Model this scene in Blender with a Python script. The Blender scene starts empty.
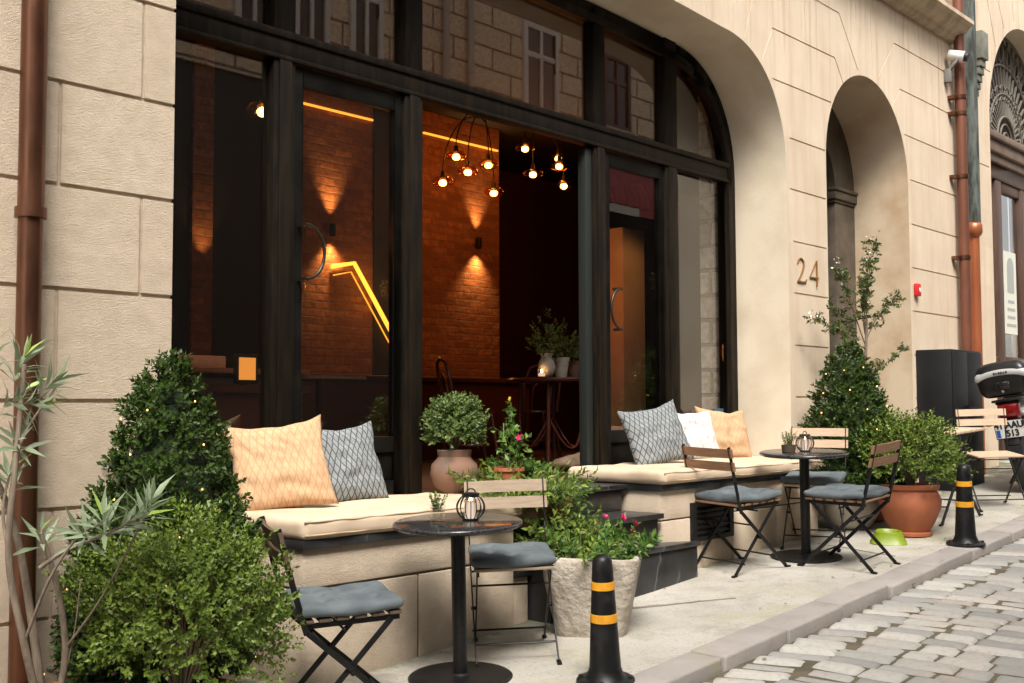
import bpy, bmesh, math, random
import numpy as np
from mathutils import Vector, Matrix, noise as mn
rad = math.radians
RNG = random.Random(11); NP = np.random.default_rng(5)
sc = bpy.context.scene; COL = sc.collection
GX, GY = .062, .02
def g(x, y): return .02 + GX*(x-3.846) + GY*(y-3.722)      # the street climbs to the right
TILT = (math.atan(GY), -math.atan(GX))

# ------------------------------------------------------------------ materials
class NT:
    def __init__(s, name):
        s.m = bpy.data.materials.new(name); s.m.use_nodes = True
        s.t = s.m.node_tree; s.b = s.t.nodes['Principled BSDF']; s.out = s.t.nodes['Material Output']
    def n(s, typ, ins=None, **props):
        nd = s.t.nodes.new('ShaderNode'+typ)
        for k, v in props.items(): setattr(nd, k, v)
        for k, v in (ins or {}).items(): s.set(nd, k, v)
        return nd
    def set(s, nd, k, v):
        sk = nd.inputs[k]
        if isinstance(v, bpy.types.Node): v = v.outputs[0]
        if isinstance(v, bpy.types.NodeSocket): s.t.links.new(v, sk)
        else:
            if sk.type == 'RGBA' and len(v) == 3: v = (*v, 1)
            sk.default_value = v
    def math(s, op, a, b=0., c=None):
        nd = s.n('Math', operation=op); s.set(nd, 0, a); s.set(nd, 1, b)
        if c is not None: s.set(nd, 2, c)
        return nd.outputs[0]
    def coord(s, stretch=(1, 1, 1), kind='Object'):
        tc = s.n('TexCoord'); mp = s.n('Mapping', {'Vector': tc.outputs[kind], 'Scale': stretch}); return mp.outputs[0]
    def noise(s, scale, stretch=(1, 1, 1), detail=5, rough=.55, kind='Object'):
        return s.n('TexNoise', {'Vector': s.coord(stretch, kind), 'Scale': scale, 'Detail': detail, 'Roughness': rough}).outputs[0]
    def ramp(s, fac, lo, hi):
        nd = s.n('MapRange', {'Value': fac, 'From Min': lo, 'From Max': hi}); nd.clamp = True; return nd.outputs[0]
    def mix(s, fac, a, b, blend='MIX'):
        nd = s.n('Mix', data_type='RGBA', blend_type=blend)
        s.set(nd, 0, fac); s.set(nd, 6, a); s.set(nd, 7, b); return nd.outputs[2]
    def bump(s, h, strength=.5, dist=.01, normal=None):
        nd = s.n('Bump', {'Height': h, 'Strength': strength, 'Distance': dist})
        if normal is not None: s.set(nd, 'Normal', normal)
        return nd.outputs[0]
    def fin(s, col=None, rough=None, metal=None, spec=None, normal=None):
        for k, v in (('Base Color', col), ('Roughness', rough), ('Metallic', metal), ('Specular IOR Level', spec), ('Normal', normal)):
            if v is not None: s.set(s.b, k, v)
        return s.m
def mat(name, col, rough=.6, metal=0., col2=None, ns=6, nst=(1, 1, 1), lohi=(.4, .65), bump=0, bs=60, bst=(1, 1, 1), bd=.004, spec=.5, coat=0, rv=0):
    t = NT(name); c = col
    if col2: c = t.mix(t.ramp(t.noise(ns, nst), *lohi), col, col2)
    nm = t.bump(t.noise(bs, bst), bump, bd) if bump else None
    r = rough
    if rv: r = t.math('ADD', rough-rv/2, t.math('MULTIPLY', t.noise(ns*2.3), rv))
    if coat: t.b.inputs['Coat Weight'].default_value = coat
    return t.fin(c, r, metal, spec, nm)
def emit(name, col, strength):
    t = NT(name); t.b.inputs['Emission Color'].default_value = (*col, 1); t.b.inputs['Emission Strength'].default_value = strength
    return t.fin((*[min(1, c) for c in col],), .5)

def stone_mat():
    t = NT('limestone_ashlar')
    geo = t.n('NewGeometry'); sep = t.n('SeparateXYZ', {0: geo.outputs['Position']})
    left = t.ramp(sep.outputs[0], 7.2, 5.2)                       # the left pier is more weathered and pitted
    big = t.ramp(t.noise(1.6, (1, 1, 1.3), 6), .3, .7)
    c = t.mix(big, (.70, .585, .455), (.61, .50, .38))
    streak = t.ramp(t.noise(2.2, (3.2, 3.2, .35), 6), .45, .75)
    c = t.mix(t.math('MULTIPLY', streak, .6), c, (.53, .385, .26))
    pale = t.ramp(t.noise(3.1, (1, 1, 1), 4), .52, .72)
    c = t.mix(t.math('MULTIPLY', pale, .5), c, (.70, .59, .45))
    lc = t.mix(t.ramp(t.noise(9, (1, 1, 1.5), 8, .7), .35, .7), (.66, .545, .42), (.52, .425, .32))
    c = t.mix(left, c, lc)
    # each block has its own tone
    row = t.math('FLOOR', t.math('DIVIDE', t.math('SUBTRACT', sep.outputs[2], .43), .4272))
    par = t.math('MULTIPLY', t.math('PINGPONG', row, 1.), .368)
    colk = t.math('FLOOR', t.math('DIVIDE', t.math('SUBTRACT', t.math('ADD', sep.outputs[0], 6.2), t.math('ADD', 2.224, par)), 1.243))
    wn = t.n('TexWhiteNoise', {0: t.n('CombineXYZ', {0: t.math('MULTIPLY', colk, left), 1: row, 2: 3.})}, noise_dimensions='3D')
    low = t.ramp(sep.outputs[2], 3.87, 3.84)
    c = t.mix(t.math('MULTIPLY', t.math('MULTIPLY', wn.outputs[0], low), .38), c, t.mix(.5, c, (.44, .33, .225)))
    run = t.math('MULTIPLY', t.ramp(t.noise(5.5, (2.6, 1, .14), 5, .6), .54, .72), t.ramp(sep.outputs[2], 3.0, 4.9))
    c = t.mix(t.math('MULTIPLY', run, .8), c, (.36, .25, .155))
    pit = t.noise(58, (1, 1, 2.3), 9, .78)
    speck = t.math('MULTIPLY', t.ramp(pit, .40, .28), t.math('ADD', .14, t.math('MULTIPLY', left, .5)))
    c = t.mix(speck, c, (.26, .18, .12))
    damp = t.math('MULTIPLY', t.ramp(sep.outputs[2], .55, .05), t.ramp(t.noise(4, (1, 1, .6), 6), .35, .65))
    c = t.mix(t.math('MULTIPLY', damp, .55), c, (.30, .235, .16))
    h = t.math('ADD', t.math('MULTIPLY', pit, 1.), t.math('MULTIPLY', t.noise(110, (1, 1, 2), 3), .35))
    st = t.math('ADD', .22, t.math('MULTIPLY', left, .5))
    bn = t.n('Bump', {'Height': h, 'Strength': st, 'Distance': .012})
    return t.fin(c, .9, 0, .2, bn.outputs[0])
def brick_mat(name, c1, c2, mortar, scale=1., bw=.235, rh=.075, ms=.009):
    t = NT(name)
    tc = t.n('TexCoord'); s = t.n('SeparateXYZ', {0: tc.outputs['Object']})
    xy = t.n('CombineXYZ', {0: t.math('ADD', s.outputs[0], s.outputs[1]), 1: s.outputs[2]})
    wob = t.n('TexNoise', {'Vector': xy, 'Scale': 7.}); 
    mixv = t.n('VectorMath', {0: xy, 1: t.n('VectorMath', {0: wob.outputs['Color'], 'Scale': .02}, operation='SCALE')}, operation='ADD')
    b = t.n('TexBrick', {'Vector': mixv, 'Scale': scale, 'Color1': c1, 'Color2': c2, 'Mortar': mortar, 'Mortar Size': ms, 'Brick Width': bw, 'Row Height': rh, 'Mortar Smooth': .3, 'Bias': 0.})
    nz = t.noise(18, detail=8)
    c = t.mix(t.ramp(nz, .4, .7), b.outputs[0], (c1[0]*.55, c1[1]*.5, c1[2]*.5))
    h = t.math('SUBTRACT', t.math('MULTIPLY', nz, .5), b.outputs['Fac'])
    return t.fin(c, .85, 0, .25, t.bump(h, .9, .02))
def leaf_mat(name, dark, lightc, tip, rough=.42):
    t = NT(name)
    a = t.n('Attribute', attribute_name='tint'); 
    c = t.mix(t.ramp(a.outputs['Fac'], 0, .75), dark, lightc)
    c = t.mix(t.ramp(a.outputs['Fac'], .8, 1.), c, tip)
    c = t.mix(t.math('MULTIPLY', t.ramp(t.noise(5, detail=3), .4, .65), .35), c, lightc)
    t.fin(c, rough, 0, .4)
    tr = t.n('BsdfTranslucent', {'Color': c})
    mx = t.n('MixShader', {0: .22, 1: t.b.outputs[0], 2: tr.outputs[0]})
    t.t.links.new(mx.outputs[0], t.out.inputs[0]); return t.m
def glass_mat(name, f0=.05, tint=(1, 1, 1)):
    t = NT(name); lw = t.n('LayerWeight', {'Blend': .5})
    p5 = t.math('POWER', lw.outputs['Facing'], 5.)
    f = t.math('ADD', f0, t.math('MULTIPLY', p5, 1-f0))
    tr = t.n('BsdfTransparent', {'Color': tint}); gl = t.n('BsdfGlossy', {'Roughness': 0.0, 'Color': (1, 1, 1)})
    mx = t.n('MixShader', {0: f, 1: tr.outputs[0], 2: gl.outputs[0]}); t.t.links.new(mx.outputs[0], t.out.inputs[0]); return t.m
def lattice_mat(name, base, line, nu, nv, w, mode='ogee', base2=None):
    t = NT(name); tc = t.n('TexCoord'); s = t.n('SeparateXYZ', {0: tc.outputs['UV']})
    wob = t.math('MULTIPLY', t.math('SUBTRACT', t.noise(9, kind='UV'), .5), .02)
    u = t.math('ADD', t.math('MULTIPLY', s.outputs[0], nu), wob); v = t.math('MULTIPLY', s.outputs[1], nv)
    tri = t.math('SUBTRACT', t.math('PINGPONG', v, 1.), .5)
    if mode == 'ogee':
        d1 = t.math('ABSOLUTE', t.math('SUBTRACT', t.math('PINGPONG', t.math('ADD', u, t.math('MULTIPLY', tri, .5)), .5), 0.))
        d2 = t.math('ABSOLUTE', t.math('SUBTRACT', t.math('PINGPONG', t.math('ADD', t.math('SUBTRACT', u, t.math('MULTIPLY', tri, .5)), .5), .5), 0.))
        d = t.math('MINIMUM', d1, d2)
    else:
        d = t.math('MINIMUM', t.math('PINGPONG', t.math('ADD', u, t.math('MULTIPLY', tri, .35)), .5), t.math('ADD', .03, t.math('PINGPONG', t.math('ADD', v, u), .5)))
    f = t.ramp(d, w, w*.55)
    b = base
    if base2: b = t.mix(t.ramp(t.noise(14, kind='UV'), .35, .65), base, base2)
    c = t.mix(f, b, line)
    weave = t.noise(420, kind='UV', detail=2)
    return t.fin(c, .92, 0, .15, t.bump(weave, .35, .002))

STONE = stone_mat()
PLASTER = mat('arch_plaster', (.70, .605, .47), .9, col2=(.57, .475, .35), ns=2.2, lohi=(.42, .72), bump=.25, bs=40, bd=.004, spec=.2)
BROWNPLAS = mat('passage_plaster', (.60, .485, .35), .9, col2=(.47, .335, .215), ns=2.2, lohi=(.42, .66), bump=.2, bs=30, spec=.2)
PINKPLAS = mat('pink_render', (.62, .47, .40), .9, col2=(.55, .42, .36), ns=3, bump=.15, bs=50, spec=.2)
CORN = mat('cornice_stone', (.56, .45, .33), .9, col2=(.38, .30, .21), ns=3, nst=(2.5, 1, .7), bump=.3, bs=50, spec=.2)
FRAME = mat('painted_timber', (.008, .006, .004), .55, spec=.13, col2=(.020, .014, .008), ns=5, nst=(6, 6, .7), lohi=(.42, .75), bump=.25, bs=30, bst=(6, 6, .6), bd=.002, rv=.2)
PANEL = mat('black_panel_paint', (.005, .0045, .004), .45, spec=.18, col2=(.011, .010, .008), ns=6, bump=.1, bs=20, rv=.2)
GLASS = glass_mat('window_glass', .075)
AMBER = glass_mat('amber_glass', .10, (1., .62, .28))
JARGLASS = glass_mat('jar_glass', .06, (.97, .98, .97))
CONC = None
MARBLE = None
IRON = mat('black_iron', (.006, .006, .0065), .4, .0, spec=.3, col2=(.013, .012, .011), ns=30, bump=.1, bs=120, bd=.001)
RUBBER = mat('black_rubber', (.006, .006, .0065), .42, spec=.35, col2=(.030, .028, .026), ns=9, lohi=(.52, .74), bump=.06, bs=80, rv=.25)
YELLOW = mat('yellow_tape', (.78, .36, .02), .38, col2=(.62, .27, .02), ns=20)
COPPER = mat('copper_pipe', (.20, .088, .047), .33, .8, col2=(.095, .042, .026), ns=3.2, nst=(3, 3, .6), lohi=(.35, .7), bump=.05, bs=20, rv=.3)
PATINA = mat('green_patina', (.16, .185, .165), .7, .2, col2=(.05, .055, .05), ns=7, nst=(2, 2, .5), lohi=(.42, .6), bump=.2, bs=40)
TERRA = mat('terracotta', (.42, .135, .065), .7, col2=(.33, .105, .05), ns=6, bump=.12, bs=40, spec=.3)
OLDTERRA = mat('weathered_clay', (.21, .115, .075), .85, col2=(.13, .10, .08), ns=7, lohi=(.45, .68), bump=.3, bs=30)
WHITEPOT = mat('chalky_white_clay', (.60, .55, .47), .85, col2=(.42, .37, .30), ns=5, bump=.3, bs=30)
SOIL = mat('soil', (.035, .024, .016), .95, bump=.8, bs=60, bd=.02)
LIME = mat('lime_plastic', (.20, .27, .014), .4)
BARK = mat('bark', (.21, .165, .12), .9, col2=(.12, .09, .065), ns=20, nst=(3, 3, .5), bump=.5, bs=40, bst=(3, 3, .5))
TWIG = mat('twig', (.16, .12, .07), .9)
def wood(name, a, b): return mat(name, a, .55, col2=b, ns=6, nst=(10, 1.2, 10), lohi=(.35, .7), bump=.2, bs=30, bst=(8, .8, 8), bd=.002)
W_BROWN = wood('brown_oiled_wood', (.30, .165, .09), (.20, .105, .055))
W_DARK = wood('weathered_brown_wood', (.13, .085, .055), (.085, .055, .036))
W_GREY = wood('greyed_wood', (.38, .285, .20), (.27, .20, .14))
W_PALE = wood('pale_beech_wood', (.60, .43, .30), (.47, .33, .22))
GREYFAB = mat('blue_grey_canvas', (.125, .145, .155), .93, col2=(.092, .108, .118), ns=9, bump=.35, bs=300, bd=.002, spec=.15)
CREAM = mat('cream_canvas', (.63, .495, .36), .93, col2=(.55, .425, .30), ns=4, bump=.3, bs=260, bd=.002, spec=.15)
PIPING = mat('canvas_piping', (.50, .36, .24), .93)
F_ORANGE = lattice_mat('peach_lattice_fabric', (.53, .33, .19), (.46, .27, .14), 13, 9, .09, base2=(.58, .385, .235))
F_GREY = lattice_mat('grey_lattice_fabric', (.21, .225, .23), (.06, .067, .076), 13, 12, .11, base2=(.27, .285, .285))
F_TAN = lattice_mat('tan_lattice_fabric', (.50, .32, .19), (.40, .245, .135), 11, 10, .05)
F_WHITE = lattice_mat('white_print_fabric', (.60, .575, .54), (.36, .36, .38), 7, 10, .07, 'x', base2=(.64, .61, .56))
CANDLE = emit('candle_wax', (1., .62, .38), .35)
FLAME = emit('candle_flame', (1., .55, .18), 12)
BULB = emit('warm_bulb', (1., .46, .13), 16)
FAIRY = emit('fairy_bulb', (1., .55, .16), 1.0)
LED = emit('amber_led', (1., .38, .04), .7)
LEAFBOX = leaf_mat('boxwood_dark_leaf', (.018, .040, .006), (.056, .100, .014), (.115, .175, .025), .45)
LEAFBALL = leaf_mat('boxwood_light_leaf', (.060, .108, .012), (.165, .230, .034), (.34, .40, .068), .42)
LEAFOLE = leaf_mat('oleander_leaf', (.13, .18, .095), (.28, .34, .22), (.30, .43, .07), .42)
LEAFGREY = leaf_mat('grey_green_leaf', (.06, .105, .025), (.15, .21, .06), (.27, .33, .09))
LEAFFRESH = leaf_mat('fresh_leaf', (.045, .11, .018), (.11, .22, .035), (.23, .34, .06))
LEAFMYR = leaf_mat('myrtle_leaf', (.04, .075, .02), (.10, .14, .04), (.24, .13, .05))
PETALP = mat('pink_petals', (.72, .015, .16), .5); PETALR = mat('coral_petals', (.75, .06, .10), .5); PETALY = mat('yellow_petals', (.80, .55, .04), .5); PETALW = mat('white_blossom', (.75, .62, .56), .6)

def marble():
    t = NT('black_marble')
    v = t.n('TexWave', {'Vector': t.coord((1, 1, 2.2)), 'Scale': 1.3, 'Distortion': 5., 'Detail': 6., 'Detail Scale': 1.4})
    vein = t.math('MULTIPLY', t.ramp(v.outputs['Fac'], .985, 1.), t.ramp(t.noise(4), .48, .62))
    c = t.mix(t.ramp(t.noise(5, detail=7), .4, .75), (.014, .014, .015), (.045, .045, .047))
    c = t.mix(t.math('MULTIPLY', vein, .3), c, (.30, .29, .28))
    return t.fin(c, t.math('ADD', .22, t.math('MULTIPLY', t.noise(9), .28)), 0, .5, t.bump(t.noise(40), .06, .004))
MARBLE = marble()
def granite():
    t = NT('dark_granite'); n = t.noise(160, detail=3, rough=.8)
    c = t.mix(t.ramp(n, .45, .7), (.010, .010, .011), (.085, .085, .088))
    return t.fin(c, .17, 0, .5)
GRANITE = granite()
def concrete():
    t = NT('worn_concrete'); geo = t.n('NewGeometry'); s = t.n('SeparateXYZ', {0: geo.outputs['Position']})
    c = t.mix(t.ramp(t.noise(1.3, detail=8), .32, .68), (.47, .44, .39), (.36, .335, .29))
    c = t.mix(t.math('MULTIPLY', t.ramp(t.noise(5, detail=8, rough=.7), .47, .68), .75), c, (.29, .265, .225))
    c = t.mix(t.math('MULTIPLY', t.ramp(t.noise(60, detail=4), .56, .68), .55), c, (.20, .185, .16))
    gum = t.n('TexVoronoi', {'Vector': t.coord(), 'Scale': 3.2}); c = t.mix(t.math('MULTIPLY', t.ramp(gum.outputs['Distance'], .075, .06), .6), c, (.19, .175, .155))
    kerbside = t.ramp(t.math('ABSOLUTE', t.math('SUBTRACT', s.outputs[1], 3.30)), .42, .0)
    moss = t.math('MULTIPLY', t.ramp(t.noise(2.4, detail=9, rough=.7), .5, .68), t.math('ADD', .09, t.math('MULTIPLY', kerbside, .6)))
    c = t.mix(moss, c, (.33, .31, .15))
    wallside = t.math('MULTIPLY', t.ramp(s.outputs[1], 3.98, 4.14), t.ramp(t.noise(6, detail=8), .38, .55))
    c = t.mix(t.math('MULTIPLY', wallside, .8), c, (.085, .085, .035))
    h = t.math('ADD', t.noise(9, detail=9), t.math('MULTIPLY', t.noise(90, detail=4), .3))
    return t.fin(c, .88, 0, .3, t.bump(h, .5, .012))
CONC = concrete()
def kerbm():
    t = NT('kerb_stone'); c = t.mix(t.ramp(t.noise(2.5, detail=8), .35, .65), (.365, .33, .305), (.29, .262, .245))
    c = t.mix(t.math('MULTIPLY', t.ramp(t.noise(3.1, detail=8), .60, .70), .5), c, (.32, .30, .14))
    c = t.mix(t.math('MULTIPLY', t.ramp(t.noise(9, detail=8, rough=.7), .52, .72), .4), c, (.22, .19, .17))
    return t.fin(c, .85, 0, .3, t.bump(t.noise(35, detail=7), .4, .008))
KERB = kerbm()
def cobblem():
    t = NT('worn_setts'); a = t.n('Attribute', attribute_name='tint')
    c = t.mix(a.outputs['Fac'], (.23, .226, .215), (.46, .44, .40))
    c = t.mix(t.math('MULTIPLY', t.ramp(t.noise(3.1, detail=5), .5, .7), .45), c, (.44, .36, .30))
    c = t.mix(t.math('MULTIPLY', t.ramp(t.noise(40, detail=6), .5, .72), .45), c, (.24, .23, .215))
    h = t.math('ADD', t.noise(22, detail=8, rough=.65), t.math('MULTIPLY', t.noise(120), .2))
    return t.fin(c, t.math('ADD', .5, t.math('MULTIPLY', t.noise(12), .3)), 0, .4, t.bump(h, .55, .014))
COBBLE = cobblem()
BEDDING = mat('sandy_joint_bedding', (.13, .105, .07), .95, col2=(.075, .065, .04), ns=5, bump=.6, bs=40, bd=.02)
DARKWALL = mat('interior_darkness', (.012, .009, .008), .8)  # near-black colour stands in for the darkness inside the rooms
INBRICK = brick_mat('interior_brick', (.34, .14, .065), (.17, .062, .03), (.19, .125, .08))
DARKFLOOR = mat('dark_floorboards', (.05, .022, .012), .45, col2=(.03, .013, .008), ns=4, nst=(1, 8, 1))
BENTWOOD = mat('bentwood', (.085, .022, .012), .3)

# ------------------------------------------------------------------ mesh building
class MB:
    def __init__(s): s.v = []; s.f = []; s.m = []
    def add(s, vs, fs, mi=0):
        o = len(s.v); s.v += [tuple(p) for p in vs]; s.f += [tuple(i+o for i in f) for f in fs]; s.m += [mi]*len(fs); return s
    def box(s, x0, x1, y0, y1, z0, z1, mi=0):
        return s.add([(x, y, z) for x in (x0, x1) for y in (y0, y1) for z in (z0, z1)],
                     [(0, 1, 3, 2), (4, 6, 7, 5), (0, 4, 5, 1), (2, 3, 7, 6), (0, 2, 6, 4), (1, 5, 7, 3)], mi)
    def hexa(s, bot, top, mi=0):
        n = len(bot); return s.add(list(bot)+list(top), [tuple(range(n-1, -1, -1)), tuple(range(n, 2*n))]+[(i, (i+1) % n, (i+1) % n+n, i+n) for i in range(n)], mi)
    def bar(s, p, q, w, h, up=(0, 0, 1), mi=0):
        p, q, up = Vector(p), Vector(q), Vector(up); d = (q-p).normalized(); a = d.cross(up)
        if a.length < 1e-4: a = d.cross(Vector((1, 0, 0)))
        a.normalize(); b = a.cross(d)
        A, B = a*w/2, b*h/2
        return s.hexa([p-A-B, p+A-B, p+A+B, p-A+B], [q-A-B, q+A-B, q+A+B, q-A+B], mi)
    def tube(s, pts, r, n=8, closed=False, mi=0):
        pts = [Vector(p) for p in pts]; N = len(pts); rs = r if isinstance(r, (list, tuple)) else [r]*N
        rings = []; prev = None
        for i, p in enumerate(pts):
            a = pts[i-1] if (i or closed) else p; b = pts[(i+1) % N] if (i < N-1 or closed) else p
            d = (b-a).normalized()
            if prev is None:
                u = d.cross(Vector((0, 0, 1)))
                if u.length < .05: u = d.cross(Vector((1, 0, 0)))
            else: u = prev-d*prev.dot(d)
            u.normalize(); prev = u; w = d.cross(u)
            rings.append([p+(u*math.cos(2*math.pi*k/n)+w*math.sin(2*math.pi*k/n))*rs[i] for k in range(n)])
        vs = [v for rg in rings for v in rg]; fs = []
        for i in range(N if closed else N-1):
            j = (i+1) % N
            for k in range(n): fs.append((i*n+k, i*n+(k+1) % n, j*n+(k+1) % n, j*n+k))
        if not closed: fs += [tuple(range(n-1, -1, -1)), tuple((N-1)*n+k for k in range(n))]
        return s.add(vs, fs, mi)
    def lathe(s, prof, c=(0, 0, 0), n=28, mi=0, fn=None):
        vs = []; fs = []; m = len(prof)
        for i, (r, z) in enumerate(prof):
            for k in range(n):
                a = 2*math.pi*k/n; rr = r*(fn(a, z) if fn else 1)
                vs.append((c[0]+rr*math.cos(a), c[1]+rr*math.sin(a), c[2]+z))
        for i in range(m-1):
            for k in range(n): fs.append((i*n+k, i*n+(k+1) % n, (i+1)*n+(k+1) % n, (i+1)*n+k))
        if prof[0][0] > 1e-5: fs.append(tuple(range(n-1, -1, -1)))
        if prof[-1][0] > 1e-5: fs.append(tuple((m-1)*n+k for k in range(n)))
        return s.add(vs, fs, mi)
    def ball(s, c, r, n=8, mi=0, sq=(1, 1, 1)):
        vs = []; fs = []; m = max(4, n//2+1)
        for i in range(m+1):
            th = math.pi*i/m
            for k in range(n): vs.append((c[0]+r*sq[0]*math.sin(th)*math.cos(2*math.pi*k/n), c[1]+r*sq[1]*math.sin(th)*math.sin(2*math.pi*k/n), c[2]-r*sq[2]*math.cos(th)))
        for i in range(m):
            for k in range(n): fs.append((i*n+k, i*n+(k+1) % n, (i+1)*n+(k+1) % n, (i+1)*n+k))
        return s.add(vs, fs, mi)
    def prism(s, poly, y0, y1, mi=0):                      # (x, z) outline pushed from y0 to y1
        return s.hexa([(x, y0, z) for x, z in poly], [(x, y1, z) for x, z in poly], mi)
    def slab(s, poly, z0, z1, mi=0):
        f0 = z0 if callable(z0) else (lambda x, y: z0); f1 = z1 if callable(z1) else (lambda x, y: z1)
        return s.hexa([(x, y, f0(x, y)) for x, y in poly], [(x, y, f1(x, y)) for x, y in poly], mi)
    def build(s, name, mats, parent=None, local=False, smooth=None, bevel=0, seg=2, fix=True):
        o = Vector((0, 0, 0))
        if parent is not None and not local:
            r = parent
            while r.parent: r = r.parent
            o = r.location
        me = bpy.data.meshes.new(name)
        me.from_pydata([(p[0]-o[0], p[1]-o[1], p[2]-o[2]) for p in s.v], [], s.f)
        mats = mats if isinstance(mats, (list, tuple)) else [mats]
        for m in mats: me.materials.append(m)
        if len(mats) > 1: me.polygons.foreach_set('material_index', s.m)
        bm = bmesh.new(); bm.from_mesh(me)
        if fix: bmesh.ops.remove_doubles(bm, verts=bm.verts, dist=1e-6); bmesh.ops.recalc_face_normals(bm, faces=bm.faces)
        if bevel:
            ed = [e for e in bm.edges if len(e.link_faces) == 2 and e.calc_face_angle(0) > .5]
            bmesh.ops.bevel(bm, geom=ed, offset=bevel, segments=seg, affect='EDGES', profile=.5, clamp_overlap=True)
        bm.to_mesh(me); bm.free()
        sm = smooth if smooth is not None else (40 if bevel else 0)
        if sm:
            me.polygons.foreach_set('use_smooth', [True]*len(me.polygons)); me.set_sharp_from_angle(angle=rad(sm))
        ob = bpy.data.objects.new(name, me); COL.objects.link(ob)
        if parent is not None: ob.parent = parent
        return ob
def tag(o, label=None, cat=None, group=None, kind=None):
    for k, v in (('label', label), ('category', cat), ('group', group), ('kind', kind)):
        if v: o[k] = v
    return o
def thing(name, label, cat, loc=(0, 0, 0), rot=(0, 0, 0), group=None):
    o = bpy.data.objects.new(name, None); o.empty_display_size = .1; COL.objects.link(o); o.location = loc; o.rotation_euler = rot
    return tag(o, label, cat, group)
def dup(o, loc=None, rot=None, label=None, parent=None):
    c = o.copy(); COL.objects.link(c); c.parent = parent
    if loc is not None: c.location = loc
    if rot is not None: c.rotation_euler = rot
    if label: c['label'] = label
    for ch in list(o.children): dup(ch, parent=c)
    return c
def seat_mesh(o, name=None): o.name = name or o.name; return o

# ---- leaves: every leaf is two quads folded along the midrib
def norm(a): return a/np.maximum(np.linalg.norm(a, axis=1, keepdims=True), 1e-9)
def leaf_obj(name, P, D, N, L, W, m, parent, tint=None, local=False, fold=.25, droop=0.):
    n = len(P); D = norm(D); S = norm(np.cross(D, N)); N = np.cross(S, D)
    L = np.broadcast_to(L, (n,))[:, None]; W = np.broadcast_to(W, (n,))[:, None]
    mid = P+D*L*.45; tip = P+D*L-N*L*droop
    l = mid+S*W*.5+N*W*fold; r = mid-S*W*.5+N*W*fold
    V = np.stack([P, mid, tip, l, r], 1).reshape(-1, 3)
    if parent is not None and not local:
        q = parent
        while q.parent: q = q.parent
        V = V-np.array(q.location)
    F = np.array([[0, 1, 2, 3], [0, 4, 2, 1]]); F = (F[None]+5*np.arange(n)[:, None, None]).reshape(-1, 4)
    me = bpy.data.meshes.new(name); me.vertices.add(5*n); me.vertices.foreach_set('co', V.ravel())
    me.loops.add(8*n); me.loops.foreach_set('vertex_index', F.ravel().astype(np.int32))
    me.polygons.add(2*n); me.polygons.foreach_set('loop_start', np.arange(0, 8*n, 4, dtype=np.int32))
    me.update(calc_edges=True); me.materials.append(m)
    a = me.attributes.new('tint', 'FLOAT', 'POINT')
    tv = np.repeat(tint if tint is not None else NP.random(n), 5); a.data.foreach_set('value', tv.astype(np.float32))
    me.validate()
    ob = bpy.data.objects.new(name, me); COL.objects.link(ob)
    if parent is not None: ob.parent = parent
    return ob
def tufts(P, D, k, twig, L, spread=1., jit=.35):
    """k leaves spiralling up a short shoot at every P"""
    n = len(P); D = norm(D); ref = np.where(np.abs(D[:, 2:3]) > .9, np.array([[1., 0, 0]]), np.array([[0, 0, 1.]]))
    A = norm(np.cross(D, ref)); B = np.cross(D, A)
    t = np.tile(np.linspace(.1, 1, k), n); idx = np.repeat(np.arange(n), k)
    ang = np.tile(np.arange(k)*2.4, n)+np.repeat(NP.random(n)*6.28, k)+NP.normal(0, .3, n*k)
    rd = A[idx]*np.cos(ang)[:, None]+B[idx]*np.sin(ang)[:, None]
    tw = np.broadcast_to(twig, (n,))[idx]
    p = P[idx]+D[idx]*(t*tw)[:, None]
    d = rd*spread*(1.15-t*.55)[:, None]+D[idx]*(.35+t*.7)[:, None]+NP.normal(0, jit*.5, (n*k, 3))
    nn = D[idx]-rd*.4+NP.normal(0, jit*.4, (n*k, 3))
    return p, d, nn, L*NP.uniform(.75, 1.15, n*k), idx, t
def lump(P, f, a, seed=0):
    return np.array([1+a*mn.noise(Vector((p[0]*f+seed, p[1]*f, p[2]*f)))*1.6 for p in P])

# ------------------------------------------------------------------ world, camera, light
w = bpy.data.worlds.new('World'); sc.world = w; w.use_nodes = True; nt = w.node_tree
bg = nt.nodes['Background']; sky = nt.nodes.new('ShaderNodeTexSky'); sky.sky_type = 'NISHITA'; sky.sun_disc = False
SUN_EL, SUN_AZ = 54, 222       # azimuth: compass of the sun seen from above, x right
sky.sun_elevation = rad(SUN_EL); sky.sun_rotation = rad(SUN_AZ); sky.dust_density = 4.; sky.air_density = 1.2; sky.ozone_density = .6
hs = nt.nodes.new('ShaderNodeHueSaturation'); hs.inputs['Saturation'].default_value = .10; hs.inputs['Value'].default_value = 1.
nt.links.new(sky.outputs[0], hs.inputs['Color']); nt.links.new(hs.outputs[0], bg.inputs[0]); bg.inputs[1].default_value = .125
sl = bpy.data.lights.new('sun', 'SUN'); sl.energy = 2.3; sl.angle = rad(24); sl.color = (1., .94, .85)
so = bpy.data.objects.new('sun', sl); COL.objects.link(so)
az = rad(SUN_AZ); to = Vector((math.sin(az)*math.cos(rad(SUN_EL)), math.cos(az)*math.cos(rad(SUN_EL)), math.sin(rad(SUN_EL))))
so.rotation_euler = to.to_track_quat('Z', 'Y').to_euler(); so.location = (0, -2, 12)
sc.view_settings.view_transform = 'Standard'; sc.view_settings.look = 'None'; sc.view_settings.gamma = 1; sc.view_settings.use_curve_mapping = False
sc.view_settings.exposure = 1.15
cd = bpy.data.cameras.new('camera'); cam = bpy.data.objects.new('camera', cd); COL.objects.link(cam); sc.camera = cam
cd.sensor_width = 36; cd.lens = 1150/1024*36; cd.clip_start = .05; cd.clip_end = 500
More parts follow.
